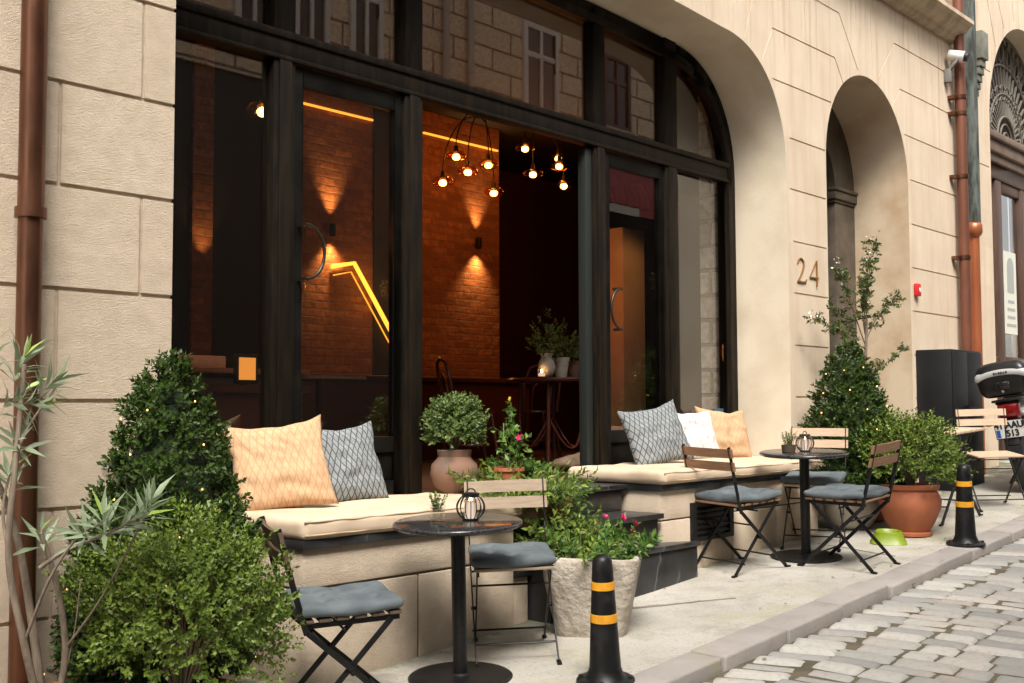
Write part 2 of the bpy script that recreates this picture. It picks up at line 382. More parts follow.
yw, pt, rl = rad(41.51231946), rad(3.30494078), rad(-.18543036)
fw = Vector((math.cos(yw)*math.cos(pt), math.sin(yw)*math.cos(pt), math.sin(pt))); r0 = Vector((math.sin(yw), -math.cos(yw), 0)); u0 = r0.cross(fw)
rr = r0*math.cos(rl)+u0*math.sin(rl); uu = -r0*math.sin(rl)+u0*math.cos(rl)
cam.matrix_world = Matrix(((rr.x, uu.x, -fw.x, 0), (rr.y, uu.y, -fw.y, 0), (rr.z, uu.z, -fw.z, 1.25), (0, 0, 0, 1)))

# ------------------------------------------------------------------ ground
gm = MB(); gm.add([(x, y, g(x, y)-.25) for x, y in ((-60, -60), (80, -60), (80, 60), (-60, 60))], [(0, 1, 2, 3)])
tag(gm.build('ground', BEDDING), kind='structure')
pm = MB(); NX, NYs = 90, 14
pv = [(x, y, g(x, y)+.006*mn.noise(Vector((x*1.3, y*1.7, 0)))) for x in np.linspace(-6, 24, NX) for y in np.linspace(3.09, 5.1, NYs)]
pm.add(pv, [(i*NYs+j, (i+1)*NYs+j, (i+1)*NYs+j+1, i*NYs+j+1) for i in range(NX-1) for j in range(NYs-1)])
pm.add([(x, 3.09, g(x, 3.09)-.2) for x in (-6, 24)]+[(x, 3.09, g(x, 3.09)) for x in (-6, 24)], [(0, 1, 3, 2)])
tag(pm.build('pavement', CONC, smooth=60), kind='structure')
crack = MB()
for (a, b) in (((5.25, 3.93), (5.72, 3.62)), ((5.28, 3.90), (5.9, 3.50)), ((7.55, 3.24), (7.72, 3.9))):
    pts = [(a[0]+(b[0]-a[0])*t+RNG.uniform(-.012, .012), a[1]+(b[1]-a[1])*t+RNG.uniform(-.012, .012)) for t in np.linspace(0, 1, 9)]
    for p, q in zip(pts, pts[1:]): crack.bar((*p, g(*p)+.0045), (*q, g(*q)+.0045), .005, .004)
tag(crack.build('pavement_crack_line', mat('crack_dirt', (.27, .24, .19), .95)), kind='structure')
km = MB(); x = -5.
while x < 22:
    L = RNG.uniform(.55, .95); x1 = x+L-.012; dy = RNG.uniform(-.012, .012); dz = RNG.uniform(-.005, .009)
    km.slab([(x, 2.905+dy), (x1, 2.905+dy+RNG.uniform(-.008, .008)), (x1, 3.10), (x, 3.10)], lambda a, b: g(a, b)-.24, lambda a, b: g(a, b)+.006+dz); x += L
tag(km.build('kerb', KERB, bevel=.014, seg=3), kind='structure')
# road: worn setts laid across the street, a skewed gutter course along the kerb
def setts():
    V = []; F = []; T = []
    def stone(c, ex, ey, hx, hy):
        o = len(V); z0 = RNG.uniform(-.005, .005); tx, ty = RNG.uniform(-.02, .02), RNG.uniform(-.018, .018)
        J = lambda h: RNG.uniform(-.07, .05)*min(h, .12)
        cr = [(-hx+J(hx), -hy+J(hy)), (hx+J(hx), -hy+J(hy)), (hx+J(hx), hy+J(hy)), (-hx+J(hx), hy+J(hy))]
        loop = []
        for i in range(4):
            a, b_ = cr[i], cr[(i+1) % 4]
            for t in (.06, .35, .65, .94): loop.append((a[0]+(b_[0]-a[0])*t+RNG.uniform(-.004, .004), a[1]+(b_[1]-a[1])*t+RNG.uniform(-.004, .004)))
        rings = ((0., -.09), (.001, -.026), (.008, -.011), (.022, -.001), (.045, .005)); m = 16
        for ins, dz in rings:
            for (u_, v_) in loop:
                kx, ky = max(0, 1-ins/hx), max(0, 1-ins/hy); uu_, vv_ = u_*kx, v_*ky
                px = c[0]+ex[0]*uu_+ey[0]*vv_; py = c[1]+ex[1]*uu_+ey[1]*vv_
                V.append((px, py, g(px, py)-.046+dz+z0+tx*uu_+ty*vv_+.003*mn.noise(Vector((px*16, py*16, 0)))))
        nr = len(rings)
        for i in range(nr-1):
            for k in range(m): F.append((o+i*m+k, o+i*m+(k+1) % m, o+(i+1)*m+(k+1) % m, o+(i+1)*m+k))
        F.append(tuple(o+(nr-1)*m+k for k in range(m)))
        T.extend([RNG.random()]*(m*nr))
    x = 1.0
    while x < 17:                                        # gutter course
        wd = RNG.uniform(.10, .145); L = RNG.uniform(.25, .31)
        a = rad(-17+RNG.uniform(-3, 3)); ey_ = (math.sin(a), math.cos(a)); ex_ = (math.cos(a), -math.sin(a))
        stone((x+wd/2, 2.885-L/2+.01, 0), ex_, ey_, wd/2-.003, L/2-.003); x += wd+.006
    x = 1.6
    while x < 17:
        wd = RNG.uniform(.098, .152); y = 2.635+RNG.uniform(-.05, .02); bend = RNG.uniform(-.02, .02)
        while y > -1.3:
            L = RNG.uniform(.16, .31); yc = y-L/2
            xc = x+wd/2+.03*mn.noise(Vector((.3, yc*.9, 2))); a = rad(-3+RNG.uniform(-2, 2))
            stone((xc, yc, 0), (math.cos(a), -math.sin(a)), (math.sin(a), math.cos(a)), wd/2-.002, L/2-.002); y -= L
        x += wd
    me = bpy.data.meshes.new('road'); me.from_pydata(V, [], F); me.materials.append(COBBLE)
    at = me.attributes.new('tint', 'FLOAT', 'POINT'); at.data.foreach_set('value', T)
    me.polygons.foreach_set('use_smooth', [True]*len(F)); me.set_sharp_from_angle(angle=rad(50))
    ob = bpy.data.objects.new('road', me); COL.objects.link(ob); return ob
tag(setts(), kind='structure')
bd = MB(); NX, NYs = 110, 40
bd.add([(x, y, g(x, y)-.058+.007*mn.noise(Vector((x*5, y*5, 0)))) for x in np.linspace(-8, 24, NX) for y in np.linspace(-1.4, 2.9, NYs)],
       [(i*NYs+j, (i+1)*NYs+j, (i+1)*NYs+j+1, i*NYs+j+1) for i in range(NX-1) for j in range(NYs-1)])
tag(bd.build('road_bedding_surface', BEDDING, smooth=60), kind='structure')
op = MB(); op.slab([(-8, -2.6), (24, -2.6), (24, -1.35), (-8, -1.35)], lambda a, b: g(a, b)-.2, lambda a, b: g(a, b)+.01)
tag(op.build('pavement', CONC), kind='structure')

# ------------------------------------------------------------------ cafe building
W, YB, YF = 4.40, 4.95, 4.87
cafe = thing('cafe_building', 'limestone cafe building with a wide glazed arch and the number 24', 'building', (5.5, W, .1))
def arch_wide(a, b, top, spring, zb, n=18, p=2.3):
    c = (a+b)/2; rx = .97; pts = [(a, zb), (b, zb), (b, spring)]
    cr = b-rx; h = top-.05-spring
    for i in range(1, n+1):
        t = math.pi/2*i/n; pts.append((cr+rx*math.cos(t)**(2/p), spring+h*math.sin(t)**(2/p)))
    for i in range(1, 8):
        t = i/8; xx = cr+(a+rx-cr)*t; pts.append((xx, top-.05+.05*(1-((xx-c)/(cr-c))**2)))
    for i in range(n, -1, -1):
        t = math.pi/2*i/n; pts.append((a+rx-rx*math.cos(t)**(2/p), spring+h*math.sin(t)**(2/p)))
    return pts
def arch_round(a, b, spring, zb, n=28):
    c = (a+b)/2; r = (b-a)/2
    return [(a, zb), (b, zb)]+[(c+r*math.cos(math.pi*i/n), spring+r*math.sin(math.pi*i/n)) for i in range(n+1)]
A1 = arch_wide(2.745, 8.305, 4.13, 3.06, -.6); A2 = arch_round(9.0, 10.72, 3.38, -.3)
def boolean(wall, cutters, name):
    for c in cutters:
        md = wall.modifiers.new('cut', 'BOOLEAN'); md.operation = 'DIFFERENCE'; md.solver = 'EXACT'; md.object = c; md.use_self = True
    dg = bpy.context.evaluated_depsgraph_get(); me = bpy.data.meshes.new_from_object(wall.evaluated_get(dg))
    wall.modifiers.clear(); old = wall.data; wall.data = me; bpy.data.meshes.remove(old); me.name = name
    for c in cutters:
        d = c.data; bpy.data.objects.remove(c); bpy.data.meshes.remove(d)
    return wall
def plain(mb, name):
    o = mb.build(name, [STONE]); return o
wm = MB(); wm.box(-2.0, 12.0, W, YB, -.6, 5.04); wall = plain(wm, 'wall')
c1 = MB(); c1.prism(A1, W-.2, YB+.2); c1 = plain(c1, 'c1'); c2 = MB(); c2.prism(A2, W-.2, YB+.2); c2 = plain(c2, 'c2')
JZ = [.43, .855, 1.285, 1.735, 2.155, 2.575, 3.0, 3.435, 3.855, 4.275, 4.705]
lines = []
for i, z in enumerate(JZ): lines.append(((-2.1, z), (2.80 if z < 3.3 else 3.3, z)))
for i in range(len(JZ)-1):
    for xx in ((2.592, 1.35, .1, -1.1) if i % 2 == 1 else (2.224, .75, -.5)): lines.append(((xx, JZ[i]), (xx, JZ[i+1])))
for z in (.855, 1.33, 1.745, 2.165, 2.583, 3.005, 3.42): lines.append(((8.40 if z < 3 else 8.36, z), (8.985, z)))
lines += [((7.14, 4.23+.9), (7.12, 4.15)), ((7.59, 4.95), (7.51, 4.10)), ((8.0, 4.95), (7.67, 4.09)), ((8.11, 4.26), (7.93, 3.97)), ((8.11, 4.26), (9.2, 4.27)), ((9.2, 4.27), (9.38, 4.05)),
          ((8.10, 3.85), (9.12, 3.86)), ((8.65, 4.69), (8.67, 4.28)), ((8.3, 4.69), (9.3, 4.69)), ((9.3, 4.69), (9.66, 4.26)), ((9.62, 5.1), (9.64, 4.72)), ((9.94, 5.0), (9.97, 4.27)),
          ((10.05, 4.27), (10.47, 4.70)), ((10.47, 4.70), (11.99, 4.70)), ((10.38, 4.08), (10.58, 4.28)), ((10.58, 4.28), (11.99, 4.28)), ((10.66, 3.857), (11.99, 3.857))]
for z in (.855, 1.33, 1.745, 2.165, 2.583, 3.005, 3.435): lines.append(((10.78, z), (11.99, z)))
gv = MB()
for k, ((xa, za), (xb, zb)) in enumerate(lines):
    wd = .017 if xa < 5 else .0135
    L = math.hypot(xb-xa, zb-za); ux, uz = (xb-xa)/L, (zb-za)/L; nx, nz = -uz*wd/2, ux*wd/2; e = .0013*(k % 7)
    y1 = W+(.013 if xa < 5 else .008)+e*.3
    gv.hexa([(xa+nx, W-.05, za+nz), (xb+nx, W-.05, zb+nz), (xb-nx, W-.05, zb-nz), (xa-nx, W-.05, za-nz)], [(xa+nx, y1, za+nz), (xb+nx, y1, zb+nz), (xb-nx, y1, zb-nz), (xa-nx, y1, za-nz)])
gv = plain(gv, 'gv')
wall = boolean(wall, [c1, c2, gv], 'wall')
wall.data.materials.clear()
for m in (STONE, PLASTER, BROWNPLAS): wall.data.materials.append(m)
for p in wall.data.polygons:
    n, c = p.normal, p.center; mi = 0
    if abs(n.y) < .3 and c.y > W+.02 and c.y < YB-.001:
        if 2.6 < c.x < 8.4: mi = 1
        elif 8.9 < c.x < 10.8: mi = 2
    p.material_index = mi
for v in wall.data.vertices: v.co = v.co-Vector(cafe.location)
wall.parent = cafe
# smooth arch reveals
wall.data.polygons.foreach_set('use_smooth', [True]*len(wall.data.polygons)); wall.data.set_sharp_from_angle(angle=rad(20))
ub = MB(); ub.box(-2.0, 11.96, W+.06, YB, 5.26, 9.6); ub.build('upper_wall', PINKPLAS, cafe)
cn = MB()
prof = [(W+.02, 5.04), (W-.06, 5.05), (W-.09, 5.09), (W-.16, 5.12), (W-.2, 5.17), (W-.24, 5.19), (W-.24, 5.23), (W+.06, 5.26)]
cn.add([(xx, y, z) for xx in (-2.0, 11.93) for y, z in prof], [tuple(range(8))]+[tuple(range(15, 7, -1))]+[(i, i+1, i+9, i+8) for i in range(7)])
cn.build('cornice', CORN, cafe)

# number 24 in thin brass strokes
BRASS = mat('number_bronze', (.30, .15, .055), .45, .4)
def stroke(mb, pts, ws, y0, y1):
    pts = [Vector((p[0], 0, p[1])) for p in pts]; L = []; Rr = []; ws = [.66*q for q in ws]
    for i, p in enumerate(pts):
        d = (pts[min(i+1, len(pts)-1)]-pts[max(i-1, 0)]).normalized(); n = Vector((-d.z, 0, d.x)); L.append(p+n*ws[i]/2); Rr.append(p-n*ws[i]/2)
    for i in range(len(pts)-1):
        q = [L[i], L[i+1], Rr[i+1], Rr[i]]; mb.hexa([(v.x, y0, v.z) for v in q], [(v.x, y1, v.z) for v in q])
n2 = MB(); x0, z0 = 8.44, 2.255; H = .205
P2 = [(.010, .155), (.022, .18), (.05, .2), (.085, .197), (.112, .172), (.113, .14), (.095, .105), (.055, .055), (.012, .012)]
stroke(n2, [(x0+a, z0+b) for a, b in P2], [.010, .012, .012, .014, .02, .022, .02, .013, .01], W-.012, W-.001)
stroke(n2, [(x0+.002, z0+.010), (x0+.08, z0+.008), (x0+.145, z0+.014), (x0+.155, z0+.035)], [.018, .018, .018, .006], W-.0125, W-.0015)
x0 = 8.655
stroke(n2, [(x0+.118, z0+.20), (x0+.06, z0+.13), (x0+.005, z0+.062)], [.008, .008, .008], W-.0115, W-.001)
stroke(n2, [(x0+.0, z0+.060), (x0+.155, z0+.060)], [.017, .017], W-.0125, W-.0015)
stroke(n2, [(x0+.122, z0+.205), (x0+.122, z0-.012)], [.019, .019], W-.0135, W-.002)
n2.build('house_number', BRASS, cafe)

# glazed front: frame, transom, mullions, panes, door leaves
fm = MB()
def ring(mb, outer, k, y0, y1):
    n = len(outer); cx_, cz_ = 5.525, 2.4; inner = []
    for i in range(n):
        a, b, c = Vector(outer[i-1]), Vector(outer[i]), Vector(outer[(i+1) % n])
        d1, d2 = (b-a).normalized(), (c-b).normalized(); n1, n2_ = Vector((-d1.y, d1.x)), Vector((-d2.y, d2.x))
        nn = (n1+n2_).normalized(); s_ = 1/max(.4, nn.dot(n1)); inner.append(tuple(b+nn*k*s_))
    for i in range(n):
        j = (i+1) % n; q = [outer[i], outer[j], inner[j], inner[i]]
        mb.hexa([(p[0], y0, p[1]) for p in q], [(p[0], y1, p[1]) for p in q])
    return inner
AF = arch_wide(2.75, 8.30, 4.125, 3.06, .55)
ring(fm, AF, .125, YF, YF+.10)
fm.build('arch_frame', FRAME, cafe, bevel=.006, smooth=35)
AFs = arch_wide(2.75+.08, 8.30-.08, 4.125-.08, 3.02, .60)
fb = MB(); ring(fb, AFs, .06, YF-.022, YF+.02); fb.build('arch_frame_bead', FRAME, cafe, bevel=.004, smooth=35)
tr = MB(); tr.box(2.86, 8.19, YF-.012, YF+.092, 3.10, 3.23); tr.box(2.87, 8.18, YF-.026, YF+.0, 3.205, 3.245); tr.box(2.87, 8.18, YF-.022, YF+.0, 3.088, 3.112)
tr.build('transom', FRAME, cafe, bevel=.005)
for xa, xb in ((3.62, 3.76), (4.56, 4.70), (6.375, 6.505), (7.27, 7.43)):
    mu = MB(); mu.box(xa, xb, YF-.008, YF+.088, .56, 3.099); mu.box(xa+.03, xb-.03, YF-.022, YF, .565, 3.087); mu.build('mullion', FRAME, cafe, bevel=.005)
    mu = MB(); mu.box(xa, xb, YF-.008, YF+.088, 3.232, 4.09); mu.build('mullion', FRAME, cafe, bevel=.005)
def pane(x0, x1, z0, z1, y=YF+.045): 
    p = MB(); p.box(x0, x1, y, y+.006, z0, z1); return p.build('pane', GLASS, cafe)
pane(2.88, 3.61, 1.02, 3.09)                              # left light
for xa, xb in ((7.435, 8.15), ): pane(xa, xb, 1.02, 3.09)
def upper(xa, xb):
    zz = []
    for i in range(14):
        xx = xa+(xb-xa)*i/13; z = 4.0
        pr = arch_wide(2.86, 8.19, 4.03, 3.02, .6)
        for (a, b), (c, d) in zip(pr[2:], pr[3:]):
            if min(a, c)-1e-6 <= xx <= max(a, c)+1e-6 and abs(a-c) > 1e-9: z = b+(d-b)*(xx-a)/(c-a); break
        zz.append((xx, z))
    p = MB(); p.prism([(xa, 3.236), (xb, 3.236)]+zz[::-1], YF+.045, YF+.051); p.build('pane', GLASS, cafe)
for xa, xb in ((2.87, 3.615), (3.765, 4.555), (4.705, 6.37), (6.51, 7.265), (7.435, 8.17)): upper(xa, xb)
for xa, xb in ((2.87, 3.615), (7.435, 8.16)):
    lp = MB(); lp.box(xa, xb, YF+.02, YF+.07, .56, 1.02); lp.box(xa+.09, xb-.09, YF+.008, YF+.03, .66, .95); lp.build('low_panel', PANEL, cafe, bevel=.008)
def leaf_door(xa, xb, name='door'):
    st = .06
    d = MB(); d.box(xa, xa+st, YF+.012, YF+.06, .77, 3.08); d.box(xb-st, xb, YF+.012, YF+.06, .77, 3.08)
    d.box(xa+st, xb-st, YF+.012, YF+.06, 2.98, 3.08); d.box(xa+st, xb-st, YF+.012, YF+.06, .77, .84); d.box(xa+st, xb-st, YF+.012, YF+.06, 1.0, 1.09)
    d.box(xa+st, xb-st, YF+.03, YF+.05, .84, 1.0)
    o = d.build(name, PANEL, cafe, bevel=.004)
    p = MB(); p.box(xa+st, xb-st, YF+.034, YF+.040, 1.09, 2.98); p.build('pane', GLASS, o)
    return o
HANDLE = mat('dark_bronze_handle', (.055, .045, .03), .35, .7)
def d_handle(parent, x, z, side):
    h = MB(); h.tube([(x+side*.125*math.sin(math.pi*t), YF-.055, z+.145*math.cos(math.pi*t)) for t in np.linspace(0, 1, 17)], .009, 10)
    h.bar((x, YF-.055, z+.145), (x, YF+.02, z+.145), .018, .018); h.bar((x, YF-.055, z-.145), (x, YF+.02, z-.145), .018, .018)
    h.build('handle', HANDLE, parent, smooth=50)
d1 = leaf_door(3.765, 4.555); d_handle(d1, 3.80, 2.08, 1)
d2 = leaf_door(6.51, 7.265); d_handle(d2, 6.62, 1.95, -1)
od = MB(); od.box(6.300, 6.368, YF+.015, YF+.085, .775, 3.07)
odo = od.build('door', mat('dark_green_door_edge', (.022, .026, .024), .45, spec=.3), cafe, bevel=.004)

# ------------------------------------------------------------------ cafe interior (parts of the building)
def part(name, m, fn, parent=cafe, **k):
    b = MB(); fn(b); return b.build(name, m, parent, **k)
part('interior_floor', DARKFLOOR, lambda b: b.box(1.8, 13, 4.60, 10.2, .60, .755))
part('interior_ceiling', DARKWALL, lambda b: b.box(1.8, 13, YB+.002, 10.2, 4.36, 4.5))
for q in (1.7, 13.): part('interior_side_wall', DARKWALL, lambda b: b.box(q, q+.1, YB, 10.2, .6, 4.36))
for q in ((1.8, 6.55, 8.4, 8.6), (7.58, 8.22, 8.535, 8.6), (9.45, 13, 10, 10.2)): part('interior_back_wall', DARKWALL if q[0] < 9 else mat('oxblood_paint', (.10, .028, .016), .7), lambda b: b.box(*q, .755, 4.36))
part('brick_wall', INBRICK, lambda b: (b.box(6.55, 7.58, 8.55, 8.7, .755, 4.36), b.box(8.22, 9.45, 8.55, 8.7, .755, 4.36), b.box(9.3, 9.45, 8.7, 10, .755, 4.36)))
part('bar_counter', BENTWOOD, lambda b: (b.box(5.4, 9.2, 7.9, 8.5, .755, 1.50), b.box(5.35, 9.25, 7.85, 8.5, 1.50, 1.55)), bevel=.01)
for q in ((6.6, 7.55), (8.25, 9.4)): part('led_strip', LED, lambda b: b.box(*q, 8.515, 8.535, 4.105, 4.123))
b = MB(); b.tube([(7.03, 8.515, 2.60), (7.31, 8.515, 2.66), (7.60, 8.51, 2.27), (7.95, 8.51, 1.80)], .022, 8); b.build('stair_handrail_light', emit('golden_led', (1., .47, .045), .95), cafe, smooth=60)
b = MB(); b.tube([(7.05, 8.515, 2.52), (7.27, 8.515, 2.57), (7.58, 8.51, 2.15), (7.93, 8.51, 1.68)], .007, 6); b.build('stair_handrail_light', LED, cafe, smooth=60)
part('wall_sconce', IRON, lambda b: b.lathe([(.03, -.06), (.035, 0), (.03, .06)], (9.07, 8.505, 3.04), 12))
part('wall_sconce', IRON, lambda b: b.lathe([(.03, -.06), (.035, 0), (.03, .06)], (7.03, 8.505, 2.95), 12))
def lamp(kind, name, loc, energy, col=(1., .52, .17), to=None, size=None, r=.03, blend=.6):
    l = bpy.data.lights.new(name, kind); l.energy = energy; l.color = col; l.shadow_soft_size = r
    if kind == 'SPOT': l.spot_size = rad(size); l.spot_blend = blend
    o = bpy.data.objects.new(name, l); COL.objects.link(o); o.location = loc
    if to is not None: o.rotation_euler = (Vector(to)-Vector(loc)).to_track_quat('-Z', 'Y').to_euler()
    return o
for xx, zz in ((9.07, 3.04), (7.03, 2.95)):
    lamp('SPOT', 'sconce_uplight', (xx, 8.47, zz+.08), 24, to=(xx, 8.53, zz+1), size=66, blend=1.)
    lamp('SPOT', 'sconce_downlight', (xx, 8.47, zz-.08), 24, to=(xx, 8.55, zz-1), size=95, blend=1.)
lamp('POINT', 'stair_glow', (7.5, 8.2, 2.4), 2.0, (1., .46, .07), r=.1)
lamp('POINT', 'low_warm_fill', (8.8, 7.6, 2.1), 1.6, (1., .30, .06), r=.1)  # added low warm fill point; the counter itself gives no light
for q in ((8.325, 8.9), ): part('inner_stone_jamb', brick_mat('rough_quoin_stone', (.46, .41, .32), (.36, .32, .25), (.17, .15, .12), 1., .34, .21, .02), lambda b: b.box(*q, YB+.003, 5.235, .756, 4.35))
lamp('POINT', 'red_room_fill', (8.9, 6.9, 2.4), 2., (1., .16, .04), r=.2)  # added reddish ambient fill, no lamp hangs here
lamp('POINT', 'lamp_cluster_fill', (8.6, 7.4, 3.3), 3., (1., .40, .11), r=.25)  # added amber fill beside the pendants, warms the brick
lamp('SPOT', 'pillar_spot', (9.3, 5.9, 3.6), 15, (1., .45, .14), to=(9.92, 7.06, 1.9), size=62, r=.08)  # added spot that turns the plaster pillar orange; there is no curtain
lamp('POINT', 'bar_glow', (4.4, 7.2, 1.9), 1.2, (1., .3, .06), r=.1)
# pendant lamps
CORDM = mat('black_cord', (.01, .01, .01), .6)
def pendant(label, x, y, z, hub=None):
    t = thing('pendant_lamp', label, 'lamp', (x, y, z), group='glowing pendant lamps in the cafe')
    b = MB()
    if hub is None: pts = [(0, 0, .10), (0, 0, 4.36-z)]
    else:
        hx, hy, hz = hub[0]-x, hub[1]-y, hub[2]-z; pts = [(0, 0, .10), (0, 0, .17)]+[(hx*q, hy*q, .17+(hz-.17)*(q**.55)+.10*math.sin(math.pi*q)) for q in np.linspace(.08, 1, 12)]
    b.tube(pts, .0065, 6); b.build('cord', CORDM, t, local=True)
    b = MB(); b.lathe([(.0, .12), (.022, .115), (.025, .06), (.02, .05)], n=14); b.build('cap', HANDLE, t, local=True, smooth=50)
    b = MB(); b.lathe([(.028, .066), (.085, .05), (.108, .02), (.10, -.012), (.072, -.034)], n=20); b.build('shade', AMBER, t, local=True, smooth=60)
    b = MB(); b.ball((0, 0, .0), .040, 12, sq=(1, 1, .8)); b.build('bulb', BULB, t, local=True, smooth=80)
    return t
PL = [(8.20, 8, 3.77), (8.57, 7.9, 3.73), (8.37, 8, 3.64), (8.01, 8, 3.48), (8.76, 8, 3.48), (9.26, 8, 4.03), (9.84, 8, 3.93), (9.95, 8.1, 4.05), (9.92, 8, 3.72), (9.39, 8, 3.77)]
for k_, q in enumerate(PL): pendant('glowing glass pendant lamp in the cluster hanging inside the open doorway', *q, hub=(8.78, 8.2, 4.30) if k_ < 5 else (9.62, 8.15, 4.33))
p0 = pendant('single glowing pendant lamp behind the leftmost window pane', 4.42, 6.05, 3.16)
dup(p0, (4.30, 5.62, 1.98), label='low glowing pendant lamp just below the round door handle')
# dim counter behind the left window
t = thing('service_counter', 'dark slatted wooden counter in the dim room behind the left window', 'counter', (4.6, 7.0, .755))
part('counter_top', W_BROWN, lambda b: b.box(4.05, 5.5, 6.90, 7.45, 1.50, 1.54), t, bevel=.006)
part('body', BENTWOOD, lambda b: b.box(4.10, 5.45, 6.98, 7.40, .756, 1.498), t)
for q in range(7): part('front_board', W_DARK, lambda b: b.box(4.08, 5.47, 6.955, 6.978, .80+q*.098, .80+q*.098+.085), t, bevel=.004)
b = MB(); b.box(4.45, 4.85, 7.05, 7.3, 1.541, 1.63); tag(b.build('tray_box', W_PALE, bevel=.01), 'pale wooden box lying on the slatted counter behind the left window', 'box')
part('brick_wall', INBRICK, lambda b: b.box(5.40, 5.60, 8.36, 8.398, .755, 4.36))  # made-up narrow brick strip, put in to show an orange-lit patch
lamp('SPOT', 'brick_patch_spot', (5.5, 8.25, 2.45), 5, to=(5.5, 8.37, 3.2), size=60)  # added spot for the orange patch on the brick, no fitting modelled
lamp('POINT', 'counter_fill', (4.9, 6.6, 2.0), .9, (1., .33, .08), r=.05)  # small warm point light before the slatted counter, without a fitting
# table with pots inside the doorway
def bentchair(loc, rz, label):
    t = thing('bentwood_chair', label, 'chair', loc, (0, 0, rz), group='bentwood cafe chairs')
    b = MB(); b.lathe([(.0, .445), (.19, .445), (.205, .455), (.2, .47), (.0, .465)], n=24); b.build('seat', BENTWOOD, t, local=True, smooth=50)
    b = MB(); b.tube([(-.17, .16, .45), (-.22, .18, .72), (-.25, .13, .87), (-.26, 0, .91), (-.25, -.13, .87), (-.22, -.18, .72), (-.17, -.16, .45)], .014, 8)
    b.tube([(-.18, .09, .46), (-.225, .09, .68), (-.24, 0, .78), (-.225, -.09, .68), (-.18, -.09, .46)], .010, 8); b.build('backrest', BENTWOOD, t, local=True, smooth=60)
    for sx, sy in ((1, 1), (1, -1), (-1, 1), (-1, -1)):
        b = MB(); b.tube([(sx*.14, sy*.14, .45), (sx*.17, sy*.17, .22), (sx*.20, sy*.19, 0)], [.017, .015, .012], 8); b.build('leg', BENTWOOD, t, local=True, smooth=60)
    b = MB(); b.tube([(.16*math.cos(a), .16*math.sin(a), .19) for a in np.linspace(0, 6.28, 20)[:-1]], .009, 6, closed=True); b.build('stretcher_ring', BENTWOOD, t, local=True, smooth=60)
    return t
t = thing('wooden_table', 'dark wooden table with potted plants just inside the open doorway', 'table', (7.5, 6.2, .755))
b = MB(); b.lathe([(0, .715), (.37, .715), (.38, .73), (.37, .745), (0, .745)], n=32); b.build('table_top', BENTWOOD, t, local=True, smooth=40)
for a in (.6, 2.2, 3.75, 5.3):
    b = MB(); b.tube([(.25*math.cos(a), .25*math.sin(a), .72), (.27*math.cos(a), .27*math.sin(a), .4), (.31*math.cos(a), .31*math.sin(a), 0)], .017, 8); b.build('leg', BENTWOOD, t, local=True, smooth=60)
b = MB()
for a in np.linspace(0, 2*math.pi, 5)[:-1]:
    b.tube([(.26*math.cos(a+.6+s_*(1.6)), .26*math.sin(a+.6+s_*1.6), .42-.26*math.sin(math.pi*s_)) for s_ in np.linspace(0, 1, 9)], .010, 6)
b.build('curved_brace', BENTWOOD, t, local=True, smooth=60)
bentchair((6.95, 6.62, .755), rad(-30), 'bentwood chair tucked behind the dark table in the doorway')
bentchair((8.1, 6.9, .755), rad(200), 'bentwood chair on the far side of the dark doorway table')
def potplant(name, label, loc, prof, m, ball, lm, n=26, rimsoil=None, k=(60, 7), L=.035):
    t = thing(name, label, 'potted plant', loc)
    b = MB(); b.lathe(prof, n=n); b.build('pot', m, t, local=True, smooth=40)
    rs, zs = rimsoil; b = MB(); b.lathe([(0, zs), (rs, zs)], n=16); b.build('soil', SOIL, t, local=True)
    D = norm(NP.normal(0, 1, (k[0], 3))); D[:, 2] = np.abs(D[:, 2])*.9+.05; D = norm(D)
    P = np.array([[0, 0, zs]])+D*np.array(ball)[None]*NP.uniform(.3, .8, (k[0], 1))
    p, d, nn, l, i, tt = tufts(P, D+np.array([[0, 0, .4]]), k[1], .06, L)
    leaf_obj('foliage', p, d, nn, l, l*.5, lm, t, local=True)
    return t
vase = potplant('flower_vase', 'pale round clay jug of dark flowers on the doorway table, left of the ribbed pot', (7.30, 6.08, 1.50), [(.03, 0), (.055, .02), (.075, .08), (.06, .14), (.042, .165), (.055, .20), (.05, .20)], WHITEPOT, (.16, .16, .42), LEAFGREY, rimsoil=(.045, .18), k=(70, 7))
vase2 = potplant('flower_pot', 'cream ribbed flower pot in the middle of the doorway table', (7.49, 6.08, 1.50), [(.045, 0), (.06, .10), (.062, .10), (.064, .14), (.072, .14), (.074, .17), (.065, .17)], WHITEPOT, (.18, .18, .35), LEAFGREY, rimsoil=(.06, .155), k=(60, 7))
vase3 = potplant('flower_pot', 'buff clay pot at the right end of the doorway table, beside the door edge', (7.70, 6.12, 1.50), [(.045, 0), (.07, .08), (.06, .13), (.066, .15), (.058, .15)], OLDTERRA, (.14, .14, .25), LEAFGREY, rimsoil=(.055, .14), k=(40, 6))
def candle_glass(label, loc):
    t = thing('candle_glass', label, 'candle', loc)
    b = MB(); b.lathe([(.0, 0), (.034, .0), (.036, .075), (.033, .075), (.031, .006), (0, .006)], n=18); b.build('glass', JARGLASS, t, local=True, smooth=50)
    b = MB(); b.lathe([(0, .008), (.028, .008), (.028, .035), (0, .035)], n=14); b.build('candle', CANDLE, t, local=True)
    b = MB(); b.ball((0, 0, .05), .009, 8, sq=(1, 1, 1.7)); b.build('flame', FLAME, t, local=True, smooth=80)
candle_glass('small lit candle glass at the left end of the doorway table', (7.20, 6.05, 1.50))
rk = MB()
rk.ball((7.12, 5.62, .815), .17, 16, sq=(1.7, .75, .42)); 
rk.v = [(a+.03*mn.noise(Vector((a*9, b_*9, c*9))), b_+.03*mn.noise(Vector((a*9+7, b_*9, c*9))), c+.035*mn.noise(Vector((a*8, b_*8+3, c*8)))) for a, b_, c in rk.v]
